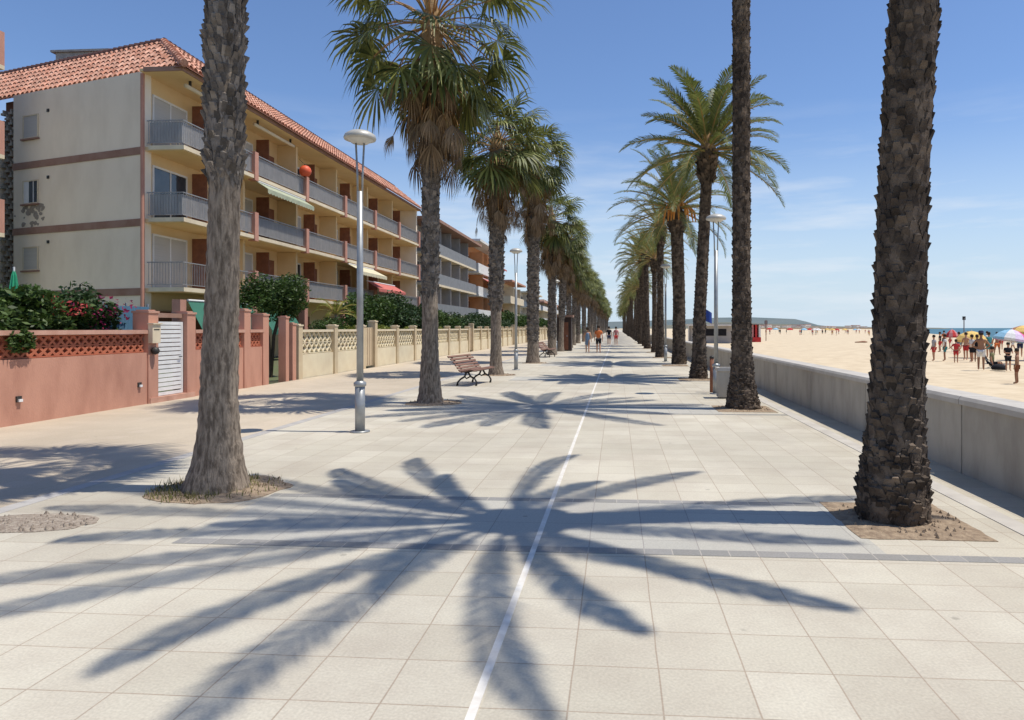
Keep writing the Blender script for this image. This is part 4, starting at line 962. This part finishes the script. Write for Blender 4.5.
def person(label, loc, rz, h=1.7, pose='stand', top=None, bottom=None, dress=None, hair=HAIR, skin=SKIN, hat=None, arms='down', fem=False, group=None, seed=0):
    t = thing('person', label, 'person', loc, rz, group); k = h/1.75     # faces +Y
    st = {'stand':(.03,-.03), 'walk':(.24,-.26)}.get(pose, (.03,-.03)); sit = pose == 'sit'
    hipz = .93 if not sit else .42; J = []; E = []
    def a(x, y, z, r__): J.append((x*k, y*k, z*k, r__*k if not hasattr(r__,'__len__') else (r__[0]*k, r__[1]*k))); return len(J)-1
    sh = .185 if not fem else .165
    pel = a(0,0,hipz,(.15,.105)); wa = a(0,.0,hipz+.18,(.125,.095)); ch = a(0,0,hipz+.38,(.155,.11)); nk0 = a(0,0,hipz+.52,(.075,.07)); nk = a(0,.01,hipz+.58,.05); hd = a(0,.025,hipz+.67,.078); hd2 = a(0,.03,hipz+.77,.085); hd3 = a(0,.02,hipz+.83,.05)
    E += [(pel,wa),(wa,ch),(ch,nk0),(nk0,nk),(nk,hd),(hd,hd2),(hd2,hd3)]
    arm_ids = []
    for s_ in (-1,1):
        s0 = a(s_*sh,0,hipz+.47,.06)
        sw = {'walk': -s_*.16}.get(pose, .02)
        if arms == 'hips': el_, ha_ = (s_*.36,-.05,hipz+.22), (s_*.19,.08,hipz+.08)
        elif arms == 'front': el_, ha_ = (s_*.25,.05,hipz+.2), (s_*.12,.28,hipz+.2)
        elif arms == 'up' and s_ > 0: el_, ha_ = (s_*.38,.08,hipz+.45), (s_*.30,.12,hipz+.70)
        else: el_, ha_ = (s_*.25,-.02+sw*.5,hipz+.2), (s_*.26,.05+sw,hipz-.05)
        e_ = a(*el_, .042); w_ = a(*ha_, .03); dv = (Vector(ha_)-Vector(el_)).normalized()*.09; f_ = a(ha_[0]+dv.x, ha_[1]+dv.y, ha_[2]+dv.z, (.035,.02)); dv *= .8; f2 = a(ha_[0]+dv.x*2.1, ha_[1]+dv.y*2.1, ha_[2]+dv.z*2.1, (.022,.014))
        E += [(nk0 if False else ch,s0),(s0,e_),(e_,w_),(w_,f_),(f_,f2)]; arm_ids.append((s0,e_))
    leg_ids = []
    for i, s_ in enumerate((-1,1)):
        fy = st[i]
        h0 = a(s_*.09,0,hipz-.06,.09)
        if sit: kn = a(s_*.13,.42,hipz+.03,.06); an = a(s_*.13,.50,.09,.042); ft = a(s_*.13,.62,.035,(.045,.03))
        else: kn = a(s_*.1,fy*.55+.03,.49,.06); an = a(s_*.1,fy,.09 if fy >= -.1 else .14,.04); ft = a(s_*.11,fy+.13,.035,(.045,.03))
        E += [(pel,h0),(h0,kn),(kn,an),(an,ft)]; leg_ids.append((h0,kn,an))
    skin_mesh('body', J, E, skin, t, pel)
    def shell(nm, idx, ed, gr, m_, extra=()):
        mp_ = {o: i for i, o in enumerate(idx)}; jj = []
        for o in idx:
            j = J[o]; r__ = j[3]; r__ = (r__, r__) if not hasattr(r__,'__len__') else r__; r__ = (.108*k,.1*k) if (nm == 'shorts' and o == pel) else r__; jj.append((j[0],j[1],j[2],(r__[0]*1.08+gr*k, r__[1]*1.08+gr*k)))
        ee = [(mp_[x], mp_[y_]) for x, y_ in ed]
        for (src_, pt, r__) in extra: jj.append((pt[0]*k,pt[1]*k,pt[2]*k,(r__[0]*k,r__[1]*k))); ee.append((mp_[src_] if src_ >= 0 else len(jj)-2, len(jj)-1))
        skin_mesh(nm, jj, ee, m_, t, 0)
    if dress:
        ex = [(pel,(0,.02 if not sit else .2,hipz-.25),(.19,.14)),(-1,(0,.02 if not sit else .3,hipz-.42),(.21,.16))]
        shell('dress', [pel,wa,ch,nk0], [(pel,wa),(wa,ch),(ch,nk0)], .014, dress, ex)
    if bottom:
        ex = [(leg_ids[0][0],tuple(Vector(J[leg_ids[0][0]][:3]).lerp(Vector(J[leg_ids[0][1]][:3]),.8)/k),(.085,.085)),(leg_ids[1][0],tuple(Vector(J[leg_ids[1][0]][:3]).lerp(Vector(J[leg_ids[1][1]][:3]),.8)/k),(.085,.085))]
        shell('shorts', [pel,leg_ids[0][0],leg_ids[1][0]], [(pel,leg_ids[0][0]),(pel,leg_ids[1][0])], .016, bottom, ex)
    if top:
        ex = [(arm_ids[i][0], tuple(Vector(J[arm_ids[i][0]][:3]).lerp(Vector(J[arm_ids[i][1]][:3]),.6)/k), (.062,.062)) for i in (0,1)]
        shell('shirt', [pel,wa,ch,nk0,arm_ids[0][0],arm_ids[1][0]], [(pel,wa),(wa,ch),(ch,nk0),(ch,arm_ids[0][0]),(ch,arm_ids[1][0])], .015, top, ex)
    mb = MB(); hc = Vector(J[hd2][:3]); mb.lathe([(.0,.115*k),(.06*k,.105*k),(.095*k,.065*k),(.105*k,.01*k),(.098*k,-.05*k),(.07*k,-.11*k if fem else -.07*k)], hc+Vector((0,-.022*k,.0)), 14)
    o = mb.build('hair', hair, t, True)
    if hat:
        mb = MB(); mb.lathe([(.19*k,.03*k),(.11*k,.045*k),(.112*k,.09*k),(.08*k,.14*k),(0,.15*k)], hc+Vector((0,-.005,.0)), 16); mb.build('hat', hat, t, True)
    return t
blue_d = cloth('blue', (.16,.24,.36)); org = cloth('orange', (.62,.17,.05)); blk = cloth('black', (.015,.015,.02)); navy = cloth('navy', (.03,.04,.09)); redc = cloth('red', (.55,.05,.05)); whc = cloth('white', (.75,.74,.72)); pk = cloth('pink', (.60,.25,.25)); teal = cloth('teal', (.06,.25,.28))
person('woman in a short blue dress walking away on the promenade', G(587.5,353), 0, 1.62, 'walk', dress=blue_d, fem=True)
person('man in an orange shirt and black shorts walking beside the woman in blue', G(598.5,353), 0, 1.72, 'walk', top=org, bottom=blk)
person('far walker in dark clothes, left of the farthest pair', G(609,345), 0, 1.7, 'walk', top=blk, bottom=navy)
person('far walker in pink top, right of the farthest pair', G(616,345), pi, 1.68, 'walk', top=pk, bottom=redc, fem=True)
ZS = -.42
def SG(px, py):      # point on the sand
    p = G(px, py, ZS); 
    for _ in range(4): p = G(px, py, zz(p.x, p.y))
    return p
person('beach child with black and white top and red legs, nearest the palm', SG(934,361), pi*.5, 1.55, 'stand', top=cloth('checked', (.4,.4,.42)), bottom=redc)
person('beachgoer in a white shirt beside the checked one', SG(945,361), pi*.4, 1.6, 'stand', top=whc, bottom=teal, skin=SKIN2)
person('small beachgoer in red swimwear with arms on hips', SG(956,363), -.6, 1.35, 'stand', top=redc, bottom=redc, arms='hips', fem=True)
person('bare chested man in red shorts right of the yellow parasol', SG(966,360), 2.2, 1.7, 'stand', bottom=redc)
person('woman in a white shirt bending over bags by the yellow parasol', SG(972,362), 1.8, 1.6, 'stand', top=whc, bottom=blk, arms='front', fem=True)
person('tanned beachgoer in black swimwear standing in the group', SG(977,362), 2.8, 1.6, 'stand', top=blk, bottom=blk, skin=SKIN2, fem=True)
person('tall tanned man with a dark cap and white waistcloth', SG(981,370), -.5, 1.78, 'stand', bottom=whc, skin=SKIN2, hat=navy, arms='hips')
person('child all in black standing before the pink parasol', SG(1008,371), pi, 1.3, 'stand', top=blk, bottom=blk, arms='front')
person('tanned beachgoer by the right edge in brown shorts', SG(1017,384), 1.0, 1.25, 'stand', bottom=cloth('brown', (.2,.07,.04)), skin=SKIN2)
person('beachgoer in teal standing behind the parasols', SG(989,358), .3, 1.7, 'stand', top=teal, bottom=teal, fem=True)
person('man bent forward in the far right beach group', SG(1020,357), 2.6, 1.7, 'stand', top=pk, bottom=navy, arms='front')
person('bather in pink near the water, left of the mast', SG(950,349), 1.3, 1.7, 'stand', top=pk, bottom=redc)
for px_, py_, rz_, hh, kw, lb in (
  (940,352,1,1.65,dict(top=blk,bottom=redc),'beachgoer in black top and red shorts behind the white shirt'),
  (959,354,2,1.7,dict(top=pk,bottom=teal,fem=True),'woman in pink top and teal skirt beyond the red child'),
  (968,351,0,1.7,dict(bottom=navy,skin=SKIN2),'bather in navy shorts far behind the yellow parasol'),
  (987,352,4,1.7,dict(top=whc,bottom=navy),'beachgoer in white top and navy shorts behind the tall man'),
  (997,355,3,1.7,dict(bottom=org,skin=SKIN2),'bather in orange shorts left of the striped parasol'),
  (1001,350,2.5,1.6,dict(top=redc,bottom=redc,fem=True),'bather in a red swimsuit near the water behind the striped parasol'),
  (1013,352,1.5,1.7,dict(top=blk,bottom=whc),'beachgoer in black and white right of the striped parasol'),
  (944,347,0,1.7,dict(top=org,bottom=blk),'distant bather in orange near the water at the left of the crowd')):
    person(lb, SG(px_,py_), rz_, hh, 'walk' if hh > 1.66 else 'stand', **kw)
ch_p = SG(992,368)
person('person sitting low on a beach chair beside the child in black', ch_p+Vector((0,0,-.12)), -2.2, 1.65, 'sit', top=cloth('khaki', (.25,.24,.12)), bottom=blk)
t = thing('beach_chair', 'low dark folding beach chair under the seated person', 'chair', ch_p, -2.2)
m = MB(); m.box((-.27,-.15,.20),(.27,.30,.23)); m.build('seat', blk, t); m = MB(); m.obox((0,-.16,.22),(0,-.35,.68),.52,.03, Vector((0,1,0))); m.build('backrest', blk, t)
for a in (-.25,.25):
    m = MB(); m.tube([(a,-.2,0),(a,.28,.22)], .014, 6); m.tube([(a,.3,0),(a,-.3,.5)], .014, 6); m.build('leg', m_pole, t)
t = thing('beach_bag', 'dark bag lying on the sand beside the seated person', 'bag', SG(999,370)); m = MB(); m.lathe([(.0,0),(.3,.01),(.34,.12),(.26,.24),(.1,.28),(0,.27)], n=12); m.build('bag_body', blk, t, True); m = MB(); m.tube([(-.15,0,.25),(-.1,0,.4),(.1,0,.4),(.15,0,.25)], .015, 6); m.build('handle', blk, t)
def parasol(label, loc, R_, h, cols, tilt=(0,0), n=10, name='beach_parasol'):
    t = thing(name, label, 'parasol', loc, 0); t.rotation_euler = (tilt[0], tilt[1], rnd.random())
    m = MB(); pr = [(R_,h-.55),(R_*.75,h-.28),(R_*.4,h-.09),(0,h)]
    for k in range(n):
        m.cur = k % len(cols); a0, a1 = 2*pi*k/n, 2*pi*(k+1)/n
        for (r0,z0),(r1,z1) in zip(pr, pr[1:]):
            q = [(r0*cos(a0),r0*sin(a0),z0),(r0*cos(a1),r0*sin(a1),z0),(r1*cos(a1),r1*sin(a1),z1)]
            if r1 > 0: q.append((r1*cos(a0),r1*sin(a0),z1))
            m.face(q)
        m.face([(R_*cos(a0),R_*sin(a0),h-.55),(R_*cos(a1),R_*sin(a1),h-.55),(R_*.98*cos(a1),R_*.98*sin(a1),h-.68),(R_*.98*cos(a0),R_*.98*sin(a0),h-.68)])
    m.build('canopy', cols if len(cols) > 1 else cols[0], t); m = MB(); m.tube([(0,0,-.15),(0,0,h+.08)], .02, 6); m.build('pole', m_frame, t)
    return t
lb_ = cloth('light_blue', (.30,.55,.72)); hot = cloth('hot_pink', (.75,.12,.38)); lil = cloth('lilac', (.68,.55,.72)); yel = cloth('yellow', (.80,.55,.18)); grn = cloth('green', (.1,.4,.2))
parasol('pink, white and light blue striped parasol, largest on the beach', SG(1006,364), .88, 2.0, [whc,lil,hot,lb_,lb_], (.12,.12))
parasol('yellow orange parasol left of the striped one', SG(971,358), .95, 1.85, [yel], (.1,-.1))
parasol('brown and cream parasol cut by the right picture edge', SG(1024,360), 1.1, 2.2, [cloth('tan', (.45,.22,.12)), yel], (0,.15))
parasol('small red parasol near the water left of the group', SG(952,352), .5, 1.9, [redc, pk])
p = SG(964, 352)
t = thing('beach_mast', 'thin dark mast with a crossbar rising above the beachgoers', 'mast', p); m = MB(); m.tube([(0,0,-.2),(0,0,2.9)], .045, 8); m.build('mast_pole', m_grayb, t); m = MB(); m.box((-.12,-.03,2.7),(.12,.03,3.0)); m.build('mast_head', blk, t)
p = SG(861, 343); t = thing('sunbather', 'sunbather lying on a dark towel far out on the sand', 'towel', p); m = MB(); m.box((-1,-.35,.0),(1,.35,.03)); m.build('towel', navy, t)
m = MB(); m.tube([(-.8,0,.1),(-.3,0,.12),(.2,0,.16),(.55,0,.14),(.7,0,.14),(.8,0,.15)], [.07,.1,.14,.16,.06,.1], 8); m.build('body', SKIN2, t, True)
# far beachgoers and parasols near the water
far_src = []
cols = [redc, whc, blk, pk, teal, org, navy, yel]
GB = 'tiny parasols far down the beach'; GC = 'tiny beachgoers far down the beach'
pc = [parasol('tiny distant parasol among the crowd far down the beach', SG(790+i*14, 334.5), 1.1, 2.1, [c], n=8) for i, c in enumerate((redc, lb_, whc, yel))]
for o in pc: o['group'] = GB
pp = [person('tiny distant beachgoer far down the beach', SG(800+i*16, 335.2), i, 1.7, top=c, bottom=cols[(i*3+1)%8], group=GC) for i, c in enumerate((redc, blk, pk))]
r_ = random.Random(9)
for k in range(9): dup(pc[k % 4], SG(758+r_.random()*112, 333.2+1.6*r_.random()), r_.random()*6)
for k in range(26): dup(pp[k % 3], SG(756+r_.random()*114, 333.4+2.4*r_.random()), r_.random()*6)

# beach kiosk, red boards, flags by the right-hand lamp
p = SG(712, 343)
t = thing('beach_bar', 'low white and grey beach bar behind the leaning palm', 'beach bar', p, 0); m = MB(); m.box((-3,-2,0),(2.3,2,2.3)); m.build('bar_wall', m_gw, t); m = MB(); m.box((-3.6,-2.8,2.302),(2.9,2.4,2.5)); m.build('roof', m_wh, t); m = MB(); m.box((-2.4,-2.05,1.0),(1.6,-2.002,1.9)); m.build('serving_hatch', blk, t)
m = MB()
for x in (-3.4,0,2.7): m.tube([(x,-2.7,0),(x,-2.7,2.3)], .05, 8)
m.build('canopy_posts', m_frame, t)
p = SG(741, 342)
t = thing('lifeguard_hut', 'red and white striped beach hut seen past the second palm', 'hut', p, 0); m = MB(); m.box((-3.3,-1.2,0),(2.6,1.2,.7)); m.build('base', redc, t)
for i in range(12): m = MB(); x = -3.2+i*.5; m.box((x,-1.15,.702),(x+.26,1.15,2.5)); m.build('board', (whc, pk, redc, whc)[i % 4], t)
m = MB(); m.box((-3.5,-1.5,2.502),(2.8,1.5,2.62)); m.build('roof', m_grayb, t)
p = SG(704, 345)
t = thing('flagpole', 'slender pole with a dark blue flag behind the leaning palm', 'flag', p); m = MB(); m.tube([(0,0,-.2),(0,0,4.4)], .04, 8); m.build('pole', m_frame, t)
m = MB(); n = 8; vs = []
for i in range(n+1):
    x = .04+i*.11; yw = .07*sin(i*.9); vs += [(x,yw,4.35-.12*i*.6),(x,yw,2.9-.05*i)]
m.raw(vs, [(2*i,2*i+1,2*i+3,2*i+2) for i in range(n)]); m.build('flag_cloth', cloth('flag_blue', (.03,.07,.30)), t)
p = SG(766, 341); t = thing('beach_post', 'thin brown pole on the sand just right of the second palm', 'post', p); m = MB(); m.tube([(0,0,-.2),(0,0,3.3)], .06, 8); m.build('pole', m_brown, t); m = MB(); m.box((-.25,-.04,2.6),(.25,.04,3.2)); m.build('board', m_grayb, t)

# ------------------------------------------------------------------ far shore: headland, town, breakwater
m_hill = mat('far_hill', (.10,.135,.14), 1, (.14,.165,.16), .004, 6)  # grey-blue base colour stands in for distance haze
def ridge_mesh(name, pxs, dist, depth, m_):
    mb = MB(); n = len(pxs); front = []; top = []; back = []
    for px_, py_ in pxs:
        q = atY(px_, py_, dist); front.append((q.x, q.y-depth, -2)); top.append((q.x, q.y, q.z)); back.append((q.x*1.1, q.y+depth*1.5, -2))
    mb.raw(front+top+back, [(i,i+1,n+i+1,n+i) for i in range(n-1)] + [(n+i,n+i+1,2*n+i+1,2*n+i) for i in range(n-1)])
    return struct(name, mb, m_, smooth=True)
ridge_mesh('hills', [(560,326),(600,322),(640,321),(690,319),(720,317.6),(750,317.2),(775,318.2),(795,319),(806,321.5),(818,325),(830,326.5),(850,327.5)], 3200, 300, m_hill)
ridge_mesh('hills', [(640,327),(700,323),(735,322),(760,323.5),(790,324),(815,325.8),(870,327),(905,327.4),(940,327.8)], 2200, 120, mat('shore_scrub', (.13,.135,.10), 1, (.17,.165,.13), .01, 6))
r_ = random.Random(12); hb = None
for k in range(34):
    px_ = 700 + r_.random()*106 if k < 26 else 800+r_.random()*80; q = atY(px_, 324 + (1.5*r_.random() if k < 26 else 2.5), 2000 + (0 if k > 25 else 40*r_.random()))
    if hb is None:
        hb = thing('shore_house', 'tiny pale house in the town on the far headland', 'house', (q.x, q.y, 0), 0, 'pale houses on the far shore')
        m = MB(); m.box((-9,-8,-1),(9,8,9)); m.build('wall', m_wh, hb); m = MB(); m.box((-9.5,-8.5,9.01),(9.5,8.5,10)); m.build('roof', m_pinkcap, hb)
        m = MB()
        for i in range(4): m.box((-7.5+i*4,-8.1,2),(-5.5+i*4,-8.01,5))
        m.build('windows', m_glass, hb)
    else: dup(hb, (q.x, q.y, q.z-9 if k < 26 else -1), r_.uniform(.6,.95), None, None, (r_.uniform(.7,1.6), 1, r_.uniform(.5,1.1)))
mb = MB(); a = atY(740, 330, 1500); b = atY(925, 329, 2300); mb.obox((a.x,a.y,-.2),(b.x,b.y,-.2), 14, 5); tag(mb.build('breakwater', m_soil), 'long low rocky breakwater on the horizon in front of the headland', 'breakwater')
print('OBJS', len(bpy.data.objects))
